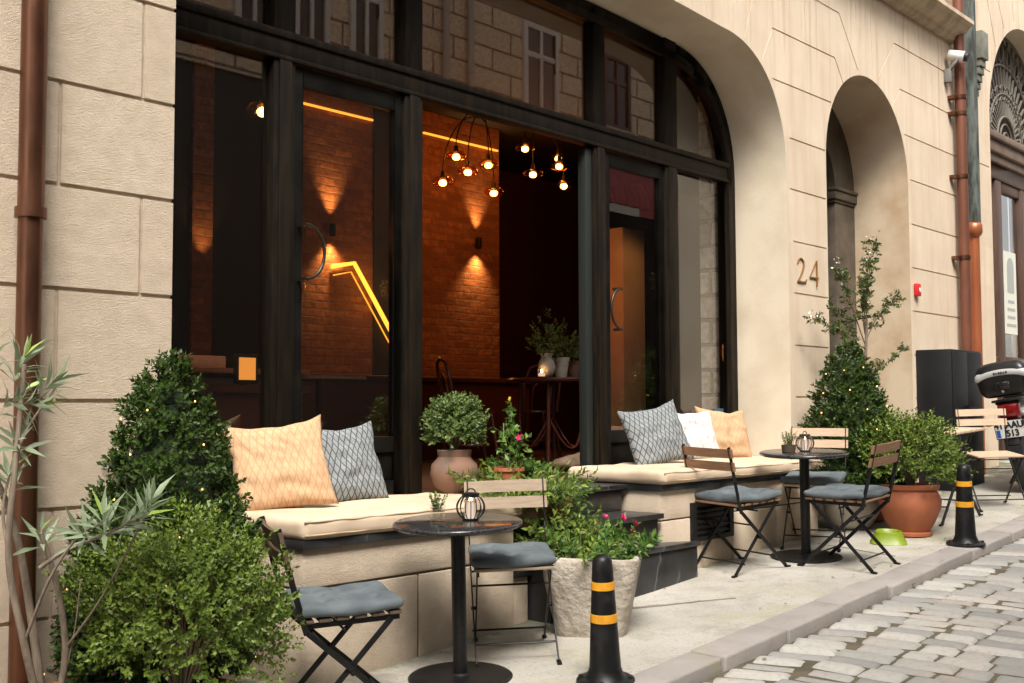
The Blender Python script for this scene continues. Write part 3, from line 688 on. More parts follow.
tag(rk.build('rock', mat('pale_rough_rock', (.36, .25, .16), .9, col2=(.20, .12, .07), ns=12, bump=.5, bs=40), smooth=60), 'long pale rough rock lying on the dark floor inside the doorway', 'rock')
cu = MB(); cu.box(9.72, 10.12, 7.05, 7.35, .757, 3.14)
tag(cu.build('plaster_pillar', mat('cream_plaster', (.55, .42, .28), .85, col2=(.46, .34, .22), ns=2, bump=.2, bs=20), bevel=.02), 'cream plaster pillar lit orange behind the tall pane right of the doorway', 'pillar', kind='thing')
t = thing('lit_picture_frame', 'small glowing orange picture in a black frame behind the left window', 'picture', (4.63, 6.5, 1.40))
b = MB(); b.box(4.54, 4.72, 6.49, 6.52, 1.42, 1.62); b.build('frame', CORDM, t, bevel=.004)
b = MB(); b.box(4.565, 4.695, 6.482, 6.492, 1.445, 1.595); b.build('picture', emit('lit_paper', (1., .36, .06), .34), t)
b = MB(); b.bar((4.63, 6.52, 1.42), (4.66, 6.6, 1.41), .03, .02); b.box(4.2, 5.1, 6.4, 6.9, 1.36, 1.405); b.box(4.25, 5.05, 6.45, 6.85, .757, 1.36); b.build('console_shelf', BENTWOOD, t)
for lx, ly, lab in ((5.75, 7.1, 'dark round table behind the glass door'),):
    t = thing('wooden_table', lab, 'table', (lx, ly, .755))
    b = MB(); b.lathe([(0, .72), (.36, .72), (.36, .745), (0, .745)], n=28); b.build('table_top', W_BROWN, t, local=True)
    b = MB(); b.lathe([(.2, 0), (.03, .04), (.03, .72)], n=12); b.build('leg', BENTWOOD, t, local=True)
lamp('SPOT', 'table_light', (5.75, 7.0, 3.2), 10, to=(5.75, 7.1, 1.5), size=30)

# ------------------------------------------------------------------ benches and steps
def softbox(mb, half, r, n, fn=None, c=(0, 0, 0), mi=0):
    hx, hy, hz = half
    def m(p):
        q = Vector((p[0]*hx, p[1]*hy, p[2]*hz)); i = Vector((max(-hx+r, min(hx-r, q.x)), max(-hy+r, min(hy-r, q.y)), max(-hz+r, min(hz-r, q.z))))
        d = q-i
        if d.length > 1e-9: q = i+d.normalized()*r*min(1, 1)
        if fn: q = fn(q, p)
        return q+Vector(c)
    for ax in range(3):
        a, b_ = [k for k in range(3) if k != ax]
        na, nb = n[a], n[b_]
        for sg in (-1, 1):
            vs = []
            for i in range(na+1):
                for j in range(nb+1):
                    p = [0, 0, 0]; p[ax] = sg; p[a] = -math.cos(math.pi*i/na) if na < 8 else -1+2*i/na; p[b_] = -math.cos(math.pi*j/nb) if nb < 8 else -1+2*j/nb; vs.append(m(p))
            mb.add(vs, [(i*(nb+1)+j, (i+1)*(nb+1)+j, (i+1)*(nb+1)+j+1, i*(nb+1)+j+1) for i in range(na) for j in range(nb)], mi)
def bench_cushion(label, x0, x1, y0, y1, z0, z1, seed):
    t = thing('bench_cushion', label, 'cushion', ((x0+x1)/2, (y0+y1)/2, z0), group='cream bench cushions')
    h = ((x1-x0)/2, (y1-y0)/2, (z1-z0)/2)
    def fn(q, p):
        w_ = .010*mn.noise(Vector((q.x*2.2+seed, q.y*3, 0)))+.006*mn.noise(Vector((q.x*7, q.y*5+seed, 0)))
        rip = .007*math.sin(q.x*17+seed+2*mn.noise(Vector((q.x*3, q.y*2, 1))))*max(0, -p[1])**4
        q.z += (w_ if p[2] > 0 else 0)+.012*(1-p[0]**2)*(1-p[1]**2)*(1 if p[2] > 0 else 0)
        q.y += rip*(1 if abs(p[2]) < 1 else .5)+.012*mn.noise(Vector((q.x*2.5, seed, 0)))*(-p[1]); q.x += .012*mn.noise(Vector((q.y*4, seed+3, q.z*9)))
        return q
    b = MB(); softbox(b, h, min(.036, h[2]*.9), (90, 40, 8), fn, (0, 0, h[2])); b.build('cover', CREAM, t, local=True, smooth=70)
    b = MB()
    for zz in (h[2]*2-.018, .022):
        b.tube([(-h[0]+.012+ (2*h[0]-.024)*i/60, -h[1]+.004+.007*math.sin((-h[0]+2*h[0]*i/60)*17+seed)+.012*mn.noise(Vector(((-h[0]+2*h[0]*i/60)*2.5, seed, 0))), zz+.006*mn.noise(Vector((i*.2, seed, 0)))) for i in range(61)], .0045, 6)
    b.build('piping', PIPING, t, local=True, smooth=60)
t = thing('window_bench', 'limestone bench with dark slab below the left window, behind the nearest table', 'bench', (3.96, 4.5, 0), group='stone window benches')
b = MB(); zc = .44; b.box(3.255, 4.675, 4.13, 4.86, zc+.006, .622); b.box(3.255, 3.964, 4.13, 4.86, -.3, zc-.006); b.box(3.976, 4.675, 4.13, 4.86, -.3, zc-.006); b.build('stone_base', STONE, t, bevel=.007)
b = MB(); b.box(3.265, 4.665, 4.142, 4.85, -.3, .62); b.build('joint_mortar', BEDDING, t)
b = MB(); b.box(3.235, 4.69, 4.105, 4.86, .622, .662); b.build('slab', MARBLE, t, bevel=.005)
b = MB(); b.box(4.68, 4.815, 4.15, 4.86, -.2, .335); b.build('end_plinth', STONE, t, bevel=.008)
b = MB(); b.box(4.682, 4.83, 4.13, 4.86, .335, .365); b.build('plinth_slab', MARBLE, t, bevel=.004)
bench_cushion('long cream cushion on the left bench, under the two square pillows', 3.225, 4.72, 4.085, 4.85, .662, .762, 2)
t = thing('window_bench', 'limestone bench with dark slab and black vent right of the steps', 'bench', (7.1, 4.5, .2), group='stone window benches')
b = MB(); zc = .535; b.box(6.07, 8.20, 4.13, 4.86, zc+.005, .722); b.box(6.07, 6.93, 4.13, 4.86, -.1, zc-.005); b.box(6.938, 7.55, 4.13, 4.86, -.1, zc-.005); b.box(7.558, 8.20, 4.13, 4.86, -.1, zc-.005); b.build('stone_base', STONE, t, bevel=.006)
b = MB(); b.box(6.08, 8.19, 4.142, 4.85, -.1, .72); b.build('joint_mortar', BEDDING, t)
b = MB(); b.box(6.05, 8.22, 4.105, 4.86, .722, .765); b.build('slab', MARBLE, t, bevel=.005)
b = MB(); x0, x1, z0, z1 = 6.405, 6.92, .375, .628
b.box(x0, x1, 4.108, 4.1285, z1-.03, z1); b.box(x0, x1, 4.108, 4.1285, z0, z0+.03); b.box(x0, x0+.05, 4.108, 4.1285, z0+.03, z1-.03); b.box(x1-.05, x1, 4.108, 4.1285, z0+.03, z1-.03)
for i in range(5):
    zz = z0+.05+i*.037; b.hexa([(x0+.05, 4.110, zz), (x1-.05, 4.110, zz), (x1-.05, 4.113, zz), (x0+.05, 4.113, zz)], [(x0+.05, 4.1265, zz+.022), (x1-.05, 4.1265, zz+.022), (x1-.05, 4.1285, zz+.022), (x0+.05, 4.1285, zz+.022)])
b.box(x0+.05, x1-.05, 4.1265, 4.1287, z0+.03, z1-.03)
b.build('vent_grille', IRON, t)
bench_cushion('long cream cushion on the right bench, under the three square pillows', 6.02, 8.26, 4.075, 4.85, .765, .855, 5)
t = thing('entrance_steps', 'three black marble steps rising to the open doorway', 'steps', (5.5, 4.3, .1))
b = MB(); b.slab([(4.83, 4.0), (6.29, 4.0), (6.055, 4.135), (6.055, 4.60), (4.83, 4.60)], -.2, .372); b.build('step', MARBLE, t, bevel=.004)
b = MB(); b.slab([(4.82, 3.985), (6.305, 3.985), (6.06, 4.128), (6.06, 4.60), (4.82, 4.60)], .374, .405); b.build('step_nosing', MARBLE, t, bevel=.004)
b = MB(); b.box(4.84, 6.04, 4.13, 4.62, .407, .556); b.build('step', MARBLE, t, bevel=.004)
b = MB(); b.box(4.83, 6.045, 4.085, 4.62, .558, .590); b.build('step_nosing', MARBLE, t, bevel=.004)
b = MB(); b.box(4.70, 6.03, 4.40, 4.86, .592, .728); b.box(4.70, 6.37, 4.862, 4.99, .592, .728); b.build('step', MARBLE, t, bevel=.004)
b = MB(); b.box(4.70, 6.04, 4.36, 4.86, .730, .760); b.box(4.70, 6.37, 4.862, 4.99, .730, .760); b.build('step_nosing', MARBLE, t, bevel=.004)
# sill wall under the far left of the window
part('sill_wall', STONE, lambda b: b.box(2.75, 3.25, 4.55, YF+.06, -.3, .66), bevel=.006)

# pillows
def pillow(label, loc, w_, h_, th, yaw, lean, roll, m, seed):
    n = 40; V = []; UV = []; F = []
    for sd in (-1, 1):
        for i in range(n+1):
            for j in range(n+1):
                u, v = -1+2*i/n, -1+2*j/n
                px = w_/2*u*(1-.085*(1-v*v)); pz = h_/2*v*(1-.085*(1-u*u))
                d = ((1-u**2)*(1-v**2))**.5
                f = max(0, (1-abs(u)**3)*(1-abs(v)**3))
                wr = .016*mn.noise(Vector((u*1.6+seed, v*2.4, sd)))+.011*mn.noise(Vector((u*4+seed, v*5+u*2, sd*3)))+.012*abs(mn.noise(Vector((u*1.2+v*2.2+seed, v*1.1-u, 5))))
                py = sd*(th/2*d**.75*(1-.10*(v+.3))+wr*f**.5)
                sag = -.018*(1-u*u)*max(0, v)**2
                ear = .03*max(0, u*u*v*v-.55)*(1 if v > 0 else .3)
                px += .012*mn.noise(Vector((v*2, seed, u))); pz += .014*mn.noise(Vector((u*2, seed+9, v)))
                V.append((px*(1+ear), py, pz*(1+ear)+sag+h_/2)); UV.append(((u+1)/2, (v+1)/2))
    N1 = (n+1)**2
    for i in range(n):
        for j in range(n):
            a = i*(n+1)+j; F.append((a, a+n+1, a+n+2, a+1)); F.append((N1+a, N1+a+1, N1+a+n+2, N1+a+n+1))
    me = bpy.data.meshes.new('pillow'); me.from_pydata(V, [], F); me.materials.append(m)
    uv = me.uv_layers.new(name='UVMap'); uv.data.foreach_set('uv', [c for l in me.loops for c in UV[l.vertex_index]])
    bm = bmesh.new(); bm.from_mesh(me); bmesh.ops.remove_doubles(bm, verts=bm.verts, dist=1e-5); bm.to_mesh(me); bm.free()
    me.polygons.foreach_set('use_smooth', [True]*len(me.polygons))
    ob = bpy.data.objects.new('pillow', me); COL.objects.link(ob); ob.location = loc
    ob.rotation_euler = (Matrix.Rotation(yaw, 3, 'Z') @ Matrix.Rotation(lean, 3, 'X') @ Matrix.Rotation(roll, 3, 'Y')).to_euler()
    return tag(ob, label, 'pillow', 'square pillows on the benches')
pillow('peach lattice pillow leaning at the left end of the left bench', (3.46, 4.50, .755), .50, .47, .17, rad(-26), rad(-21), rad(-7), F_ORANGE, 1)
pillow('grey leaf lattice pillow beside the peach pillow on the left bench', (3.94, 4.60, .75), .46, .45, .15, rad(-14), rad(-22), rad(-4), F_GREY, 4)
pillow('grey leaf lattice pillow in front of the white one on the right bench', (6.70, 4.50, .85), .50, .45, .16, rad(-22), rad(-20), rad(-10), F_GREY, 8)
pillow('white printed pillow in the middle of the right bench', (7.25, 4.60, .85), .50, .42, .14, rad(-16), rad(-24), rad(2), F_WHITE, 12)
pillow('tan lattice pillow at the right end of the right bench', (7.74, 4.64, .85), .48, .42, .15, rad(-20), rad(-20), rad(5), F_TAN, 15)

# ------------------------------------------------------------------ small arched entrance beside number 24
PIL = mat('aged_pilaster_stone', (.105, .08, .055), .8, col2=(.06, .045, .03), ns=5, bump=.2, bs=40)
b = MB(); b.box(10.30, 10.75, YB+.002, YB+.12, -.2, 3.22); b.box(9.0-.03, 9.40, YB+.002, YB+.12, -.2, 3.22); b.build('passage_pilaster', PIL, cafe, bevel=.006)
for xa, xb in ((10.25, 10.75), (8.97, 9.45)):
    b = MB(); b.box(xa+.02, xb, YB-.012, YB+.13, 3.222, 3.25); b.box(xa, xb, YB-.03, YB+.13, 3.252, 3.33); b.box(xa-.01, xb, YB-.045, YB+.13, 3.332, 3.365)
    b.build('impost', PIL, cafe, bevel=.006)
b = MB(); n = 24; c_ = 9.86
for i in range(n):
    a0, a1 = math.pi*i/n, math.pi*(i+1)/n; q = [(c_+r_*math.cos(a), 3.367+r_*math.sin(a)) for r_, a in ((.9, a0), (.9, a1), (.45, a1), (.45, a0))]
    b.hexa([(x, YB+.003, z) for x, z in q], [(x, YB+.12, z) for x, z in q])
b.build('passage_arch', PIL, cafe)
b = MB(); b.box(8.9, 10.9, 5.75, 5.8, -.2, 4.3); b.box(8.85, 8.9, YB+.13, 5.8, -.2, 4.3); b.box(10.9, 10.95, YB+.13, 5.8, -.2, 4.3); b.box(8.85, 10.95, YB+.13, 5.8, 4.3, 4.32); b.build('passage_wall', DARKWALL, cafe)
DOORW = mat('brown_door_wood', (.085, .045, .03), .45, col2=(.055, .028, .02), ns=4, nst=(6, 6, .6), bump=.1)
b = MB(); b.box(9.40, 9.47, YB+.3, YB+.36, .33, 3.4); b.box(10.24, 10.31, YB+.3, YB+.36, .33, 3.4); b.box(9.83, 9.89, YB+.3, YB+.36, .33, 3.4); b.box(9.47, 10.24, YB+.3, YB+.36, 3.3, 3.4); b.box(9.47, 9.83, YB+.31, YB+.35, .33, 1.1); b.box(9.89, 10.24, YB+.31, YB+.35, .33, 1.1)
b.build('passage_door', DOORW, cafe, bevel=.004)
b = MB(); b.box(9.4, 10.3, YB+.02, 5.74, .2, .345); b.build('passage_threshold', CONC, cafe)

# ------------------------------------------------------------------ neighbouring building on the right
nb = thing('neighbouring_building', 'limestone house with an arched brown door and iron fanlight', 'building', (15, W, .7))
A3 = arch_round(13.03, 15.73, 4.42, -.3, 36)
wm = MB(); wm.box(12.012, 19.0, W+.004, 5.1, -.4, 9.6); w2 = plain(wm, 'w2'); c1 = MB(); c1.prism(A3, W-.2, 5.3); c1 = plain(c1, 'c3')
gv = MB()
for k, (a, z0, c, z1) in enumerate([(12.0, 3.9, 12.99, 3.9), (12.0, 5.0, 13.1, 5.0), (12.35, 6.6, 12.95, 6.05), (12.95, 6.05, 13.30, 5.33), (12.6, 7.2, 13.6, 5.62), (13.7, 7.5, 13.95, 5.80), (15.75, 3.9, 19, 3.9), (15.75, 2.9, 19, 2.9), (15.75, 1.9, 19, 1.9), (15.7, 5., 19, 5.)]):
    L = math.hypot(c-a, z1-z0); nx, nz = -(z1-z0)/L*.007, (c-a)/L*.007; y1 = W+.016+.001*k
    gv.hexa([(a+nx, W-.05, z0+nz), (c+nx, W-.05, z1+nz), (c-nx, W-.05, z1-nz), (a-nx, W-.05, z0-nz)], [(a+nx, y1, z0+nz), (c+nx, y1, z1+nz), (c-nx, y1, z1-nz), (a-nx, y1, z0-nz)])
gv = plain(gv, 'gv2'); w2 = boolean(w2, [c1, gv], 'wall'); w2.name = 'wall'
w2.data.materials.clear(); [w2.data.materials.append(m) for m in (STONE, PLASTER)]
for p in w2.data.polygons:
    c = p.center; p.material_index = 1 if (abs(p.normal.y) < .3 and W+.05 < c.y < 5.09 and 12.9 < c.x < 15.8) else 0
w2.data.polygons.foreach_set('use_smooth', [True]*len(w2.data.polygons)); w2.data.set_sharp_from_angle(angle=rad(20))
for v in w2.data.vertices: v.co = v.co-Vector(nb.location)
w2.parent = nb
b = MB(); b.box(13.04, 15.72, W+.12, W+.34, 4.36, 4.44); b.box(13.04, 15.72, W+.16, W+.34, 4.22, 4.36); b.box(13.04, 15.72, W+.20, W+.34, 4.12, 4.22); b.build('lintel_cornice', mat('taupe_timber', (.19, .135, .10), .6, col2=(.13, .09, .07), ns=5), nb, bevel=.01)
b = MB(); b.box(13.04, 13.22, W+.24, W+.36, .6, 4.12); b.box(15.54, 15.72, W+.24, W+.36, .6, 4.12); b.box(13.22, 15.54, W+.24, W+.36, 3.94, 4.12)
b.box(13.9, 14.10, W+.25, W+.33, .6, 3.94); b.box(14.78, 14.94, W+.25, W+.33, .6, 3.94)
b.box(13.22, 13.9, W+.27, W+.32, .6, 1.75); b.box(14.10, 14.78, W+.27, W+.32, .6, 1.75); b.box(14.94, 15.54, W+.27, W+.32, .6, 1.75)
b.box(13.22, 13.9, W+.262, W+.33, 1.75, 1.84); b.box(14.10, 14.78, W+.262, W+.33, 1.75, 1.84); b.box(14.10, 14.78, W+.262, W+.33, 3.82, 3.94); b.build('door_frame', DOORW, nb, bevel=.008)
b = MB(); b.box(13.22, 13.9, W+.30, W+.306, 1.84, 3.94); b.box(14.10, 14.78, W+.30, W+.306, 1.84, 3.82); b.box(14.94, 15.54, W+.30, W+.306, 1.84, 3.94); b.build('door_pane', glass_mat('old_glass', .12), nb)
b = MB(); b.box(13.05, 15.7, 5.1, 5.2, .5, 5.8); b.build('room_back', mat('pale_room', (.34, .33, .29), .9), nb)
b = MB(); b.box(14.20, 14.62, W+.275, W+.298, 2.12, 3.12); nt_ = b.build('paper_notice', mat('notice_paper', (.62, .62, .55), .8), nb)
b = MB(); b.prism([(14.29, 2.62), (14.53, 2.62), (14.53, 2.93)]+[(14.41+.12*math.cos(a), 2.93+.12*math.sin(a)) for a in np.linspace(0, math.pi, 10)]+[(14.29, 2.93)], W+.273, W+.2745)
for i, wd in enumerate((.22, .27, .27, .33)): b.box(14.41-wd/2, 14.41+wd/2, W+.273, W+.2745, 2.53-i*.095-.035, 2.53-i*.095)
b.build('notice_print', mat('grey_print', (.33, .35, .33), .8), nt_)
b = MB(); fc = (14.38, 4.45); yf = W+.28
for i in range(1, 24):
    a = math.pi*i/24; b.bar((fc[0]+.32*math.cos(a), yf, fc[1]+.32*math.sin(a)), (fc[0]+1.33*math.cos(a), yf, fc[1]+1.33*math.sin(a)), .022, .022, (0, 1, 0))
for r_, th in ((.32, .016), (.6, .012), (.95, .016), (1.32, .02)): b.tube([(fc[0]+r_*math.cos(a), yf-.012, fc[1]+r_*math.sin(a)) for a in np.linspace(0, math.pi, 40)], th, 6)
for i in range(12):
    a = math.pi*(i+.5)/12; b.tube([(fc[0]+.62*math.cos(a)+.09*math.cos(k), yf-.01, fc[1]+.62*math.sin(a)+.09*math.sin(k)) for k in np.linspace(0, 6.28, 14)[:-1]], .009, 5, closed=True)
    a = math.pi*(i+.5)/12; b.tube([(fc[0]+1.1*math.cos(a)+.11*math.cos(k), yf-.01, fc[1]+1.1*math.sin(a)+.11*math.sin(k)) for k in np.linspace(0, 6.28, 14)[:-1]], .009, 5, closed=True)
for r_ in (.1, .2): b.tube([(fc[0]+r_*math.cos(a), yf-.01, fc[1]+.03+r_*math.sin(a)) for a in np.linspace(0, math.pi, 16)], .012, 6)
b.build('fanlight_grille', mat('weathered_iron', (.16, .14, .115), .7), nb)
b = MB(); b.prism([(14.38+1.34*math.cos(a), 4.45+1.34*math.sin(a)) for a in np.linspace(0, math.pi, 30)], W+.34, W+.35); b.build('fanlight_backing', mat('fanlight_dark', (.05, .042, .035), .6), nb)
b = MB(); zz = 4.62
for i, (d, h) in enumerate(((.03, .07), (.05, .075), (.07, .075), (.09, .08), (.11, .08))): b.box(12.53-.02*i*.5, 12.64, W+.003-d, W+.003, zz, zz+h-.006); zz += h
b.box(12.47, 12.66, W+.003-.135, W+.003, zz, zz+.30)
b.build('corbel', mat('mossy_stone', (.19, .19, .15), .9, col2=(.10, .11, .09), ns=6, bump=.3), nb, bevel=.006)

# ------------------------------------------------------------------ pipes, camera, alarm box
t = thing('downpipe', 'thick copper downpipe on the left pier behind the oleander', 'pipe', (2.075, 4.32, -.1))
b = MB(); b.tube([(2.075, 4.325, -.12), (2.075, 4.325, 2.04)], .047, 20); b.tube([(2.075, 4.325, 2.02), (2.075, 4.325, 6)], .050, 20); b.build('pipe', COPPER, t, smooth=50)
b = MB(); b.tube([(2.075, 4.325, 1.99), (2.075, 4.325, 2.03)], .060, 20); b.box(2.065, 2.085, 4.36, 4.41, 2.0, 2.02); b.build('collar', COPPER, t, smooth=50)
t = thing('downpipe', 'slim brown downpipe running the full height beside the white camera', 'pipe', (11.93, 4.30, .5))
b = MB(); b.tube([(11.90, 4.31, .4), (11.90, 4.31, 9)], .053, 16); b.build('pipe', mat('brown_pipe', (.20, .075, .045), .42, .35, col2=(.14, .055, .035), ns=3, nst=(2, 2, .6)), t, smooth=50)
for zz in (2.78, 3.62, 4.28, 4.45):
    b = MB(); b.tube([(11.90, 4.31, zz-.02), (11.90, 4.31, zz+.02)], .063, 16); b.box(11.78, 11.86, 4.33, 4.41, zz-.025, zz+.01); b.build('collar', COPPER, t, smooth=50)
t = thing('downpipe', 'square green patina downpipe that turns to bright copper lower down', 'pipe', (12.18, 4.30, .5))
b = MB(); b.box(12.12, 12.25, 4.25, 4.37, 3.15, 9); b.build('patina_pipe', PATINA, t, bevel=.012)
b = MB(); b.tube([(12.19, 4.31, .42), (12.19, 4.31, 3.05)], .054, 16); b.lathe([(.054, 0), (.075, .02), (.09, .05), (.09, .13), (.07, .15)], (12.18, 4.31, 3.02), 16); b.build('pipe', mat('bright_copper', (.46, .15, .065), .34, .45, col2=(.36, .11, .05), ns=3, nst=(2, 2, .6)), t, smooth=50)
t = thing('security_camera', 'small white security camera on the wall beside the brown downpipe', 'camera', (11.72, 4.3, 4.8))
WPL = mat('white_plastic', (.72, .71, .68), .4)
b = MB(); b.box(11.69, 11.75, 4.33, 4.398, 4.58, 4.72); b.bar((11.72, 4.36, 4.70), (11.72, 4.26, 4.80), .03, .03); b.build('bracket', mat('grey_metal', (.2, .19, .18), .5), t, bevel=.003)
b = MB(); b.tube([(11.74, 4.36, 4.87), (11.77, 4.21, 4.83)], .056, 16); b.build('body', WPL, t, smooth=50)
b = MB(); b.tube([(11.769, 4.214, 4.831), (11.777, 4.175, 4.82)], [.050, .044], 16); b.build('lens', CORDM, t, smooth=50)
t = thing('alarm_box', 'small red fire alarm box beside the arched entrance', 'alarm', (10.83, 4.39, 2.38))
b = MB(); b.box(10.79, 10.87, 4.355, 4.398, 2.31, 2.43); b.build('housing', mat('red_plastic', (.55, .02, .02), .4), t, bevel=.008)
b = MB(); b.lathe([(0, 0), (.028, 0), (.028, .006), (0, .006)], n=16); b.v = [(10.83+p[0]*.8, 4.3525-p[2]*.4, 2.37+p[1]*.8) for p in b.v]; b.build('dial', WPL, t)
st_ = MB(); st_.box(7.97, 8.12, YF+.032, YF+.036, 1.06, 1.24); t = thing('window_sticker', 'small blue sticker low on the rightmost window pane', 'sticker', (8.045, YF+.03, 1.06)); st_.build('sheet', mat('blue_vinyl', (.035, .10, .17), .4), t)
b = MB(); b.box(7.985, 8.105, YF+.030, YF+.0318, 1.195, 1.21); b.box(8.05, 8.105, YF+.030, YF+.0318, 1.09, 1.10); b.build('print', WPL, t)

# utility cabinet
CAB = mat('charcoal_steel', (.010, .010, .011), .55, spec=.25, col2=(.014, .014, .0145), ns=3, bump=.03)
t = thing('utility_cabinet', 'tall charcoal metal cabinet against the wall behind the folding table', 'cabinet', (11.15, 4.22, g(11.15, 4.2)))
b = MB(); b.box(10.80, 11.56, 4.06, 4.396, .44, 1.79); b.build('body', CAB, t, bevel=.006)
b = MB(); b.box(10.81, 11.165, 4.043, 4.058, .50, 1.77); b.build('door', CAB, t, bevel=.004)
b = MB(); b.box(11.18, 11.55, 4.043, 4.058, .50, 1.77); b.build('door', CAB, t, bevel=.004)
b = MB(); b.box(11.10, 11.14, 4.012, 4.042, 1.20, 1.26); b.tube([(11.12, 4.02, 1.23), (11.25, 4.0, 1.23)], .014, 8); b.build('handle', IRON, t)

# ------------------------------------------------------------------ cafe furniture
def chair(label, x, y, face, wm_, scale=1.):
    t = thing('folding_chair', label, 'chair', (x, y, g(x, y)), (0, 0, face), group='folding bistro chairs')
    t.rotation_euler = (Matrix.Rotation(TILT[1], 3, 'Y') @ Matrix.Rotation(TILT[0], 3, 'X') @ Matrix.Rotation(face, 3, 'Z')).to_euler()
    HW = .195
    for s in (-1, 1):
        y0 = s*HW
        b = MB(); b.bar((-.185, y0, .40), (-.235, y0, .60), .007, .024, (1, 0, .2)); b.bar((-.235, y0, .60), (-.285, y0, .825), .007, .024, (1, 0, .2)); b.build('back_post', IRON, t, local=True, bevel=.002)
        b = MB(); b.bar((-.185, y0, .41), (.235, y0, .012), .007, .024, (1, 0, 1)); b.bar((.225, y0, .012), (.27, y0, .006), .022, .012); b.build('leg', IRON, t, local=True, bevel=.002)
        y1 = s*(HW-.018)
        b = MB(); b.bar((.165, y1, .425), (-.235, y1, .012), .007, .024, (1, 0, -1)); b.bar((-.225, y1, .012), (-.265, y1, .006), .022, .012); b.build('leg', IRON, t, local=True, bevel=.002)
        b = MB(); b.bar((-.20, y1*.97, .428), (.20, y1*.97, .428), .007, .022); b.build('seat_rail', IRON, t, local=True)
    b = MB()
    for px, pz in ((.155, .085), (-.165, .075), (-.03, .40), (-.09, .315)): b.tube([(px, -HW, pz), (px, HW, pz)], .0055, 6)
    for s in (-1, 1): b.tube([(-.006, s*(HW-.02), .225), (-.006, s*(HW+.008), .225)], .009, 8)
    b.build('cross_rod', IRON, t, local=True, smooth=60)
    b = MB()
    for i in range(6): b.box(-.205+i*.072, -.205+i*.072+.052, -HW+.004, HW-.004, .440, .455)
    b.build('seat', wm_, t, local=True, bevel=.004)
    for z0, z1, xx in ((.755, .812, -.276), (.672, .728, -.257)):
        b = MB(); nb_ = 8
        for k in range(nb_):
            ya, yb = -.212+.424*k/nb_, -.212+.424*(k+1)/nb_; ca = -.016*(1-(2*ya/.424)**2); cb_ = -.016*(1-(2*yb/.424)**2)
            b.hexa([(xx+ca, ya, z0), (xx+cb_, yb, z0), (xx+cb_+.016, yb, z0), (xx+ca+.016, ya, z0)], [(xx-.012+ca, ya, z1), (xx-.012+cb_, yb, z1), (xx+.004+cb_, yb, z1), (xx+.004+ca, ya, z1)])
        b.build('back_slat', wm_, t, local=True, bevel=0, smooth=30)
    return t
def chair_cushion(label, ch, seed):
    def fn(q, p):
        d = 0
        for tx, ty in [(a, b_) for a in (-.105, 0, .105) for b_ in (-.10, 0, .10)]: d += math.exp(-((q.x-tx)**2+(q.y-ty)**2)/.0006)
        ed = (1-p[0]**4)*(1-p[1]**4)
        if p[2] > 0: q.z += .014*ed-.030*d+.010*mn.noise(Vector((q.x*9+seed, q.y*9, 0)))
        q.z += .012*abs(q.x*q.y)/.04-.004+.007*mn.noise(Vector((q.x*4+seed, q.y*4, 3))); q.x += .006*mn.noise(Vector((q.y*9, seed, 0))); q.y += .006*mn.noise(Vector((q.x*9, seed, 5)))
        return q
    b = MB(); softbox(b, (.212, .205, .021), .020, (44, 44, 5), fn, (0, 0, .021))
    o = b.build('seat_cushion', GREYFAB, smooth=75)
    o.location = ch.matrix_basis @ Vector((.005, 0, .457)); o.rotation_euler = ch.rotation_euler
    return tag(o, label, 'cushion', 'grey tufted seat cushions')
cA = chair('black folding chair in front of the left bench, dark slats, beside the boxwood ball', 3.17, 3.74, rad(-27), W_DARK)
chair_cushion('tufted grey cushion on the chair beside the boxwood ball', cA, 1)
cB = chair('black folding chair with greyed back slats between the nearest table and stone planter', 4.30, 3.80, rad(226), W_GREY)
chair_cushion('tufted grey cushion on the chair beside the stone planter', cB, 4)
cC = chair('black folding chair with brown slats in front of the black vent', 6.66, 3.92, rad(-11), W_BROWN)
chair_cushion('tufted grey cushion on the chair in front of the black vent', cC, 7)
cD = chair('black folding chair with pale slats behind the far round table', 7.70, 3.90, rad(198), W_PALE)
chair_cushion('tufted grey cushion on the pale slatted chair behind the far round table', cD, 9)
cE = chair('black folding chair with its back to the terracotta pot and green bowl', 7.14, 3.38, rad(90), W_BROWN)
chair_cushion('tufted grey cushion on the chair nearest the green bowl', cE, 12)
cF = chair('bare pale wood folding chair without cushion in front of the charcoal cabinet', 10.04, 3.44, rad(218), W_PALE)
def round_table(label, x, y):
    t = thing('round_table', label, 'table', (x, y, g(x, y)), group='round pedestal cafe tables')
    t.rotation_euler = (Matrix.Rotation(TILT[1]*.75, 3, 'Y') @ Matrix.Rotation(TILT[0], 3, 'X')).to_euler()
    b = MB(); b.lathe([(0, .690), (.285, .690), (.297, .697), (.300, .703), (.297, .711), (.288, .715), (0, .715)], n=72); b.build('table_top', GRANITE, t, local=True, smooth=50)
    b = MB(); b.lathe([(0, .672), (.10, .672), (.10, .688), (0, .688)], n=24); b.build('mounting_plate', IRON, t, local=True, smooth=40)
    b = MB(); b.lathe([(.033, .016), (.033, .671)], n=24); b.build('post', IRON, t, local=True, smooth=40)
    b = MB(); b.lathe([(0, 0), (.240, 0), (.240, .006), (.232, .012), (.05, .018), (.04, .026), (0, .026)], n=56); b.build('base_plate', IRON, t, local=True, smooth=30)
    return t
T1 = round_table('round black pedestal table nearest the camera, in front of the left bench', 3.84, 3.72)
T2 = round_table('round black pedestal table farther up the pavement, among three chairs', 7.24, 3.74)
def ontable(T, dx, dy): 
    bpy.context.view_layer.update(); return T.matrix_basis @ Vector((dx, dy, .7155))
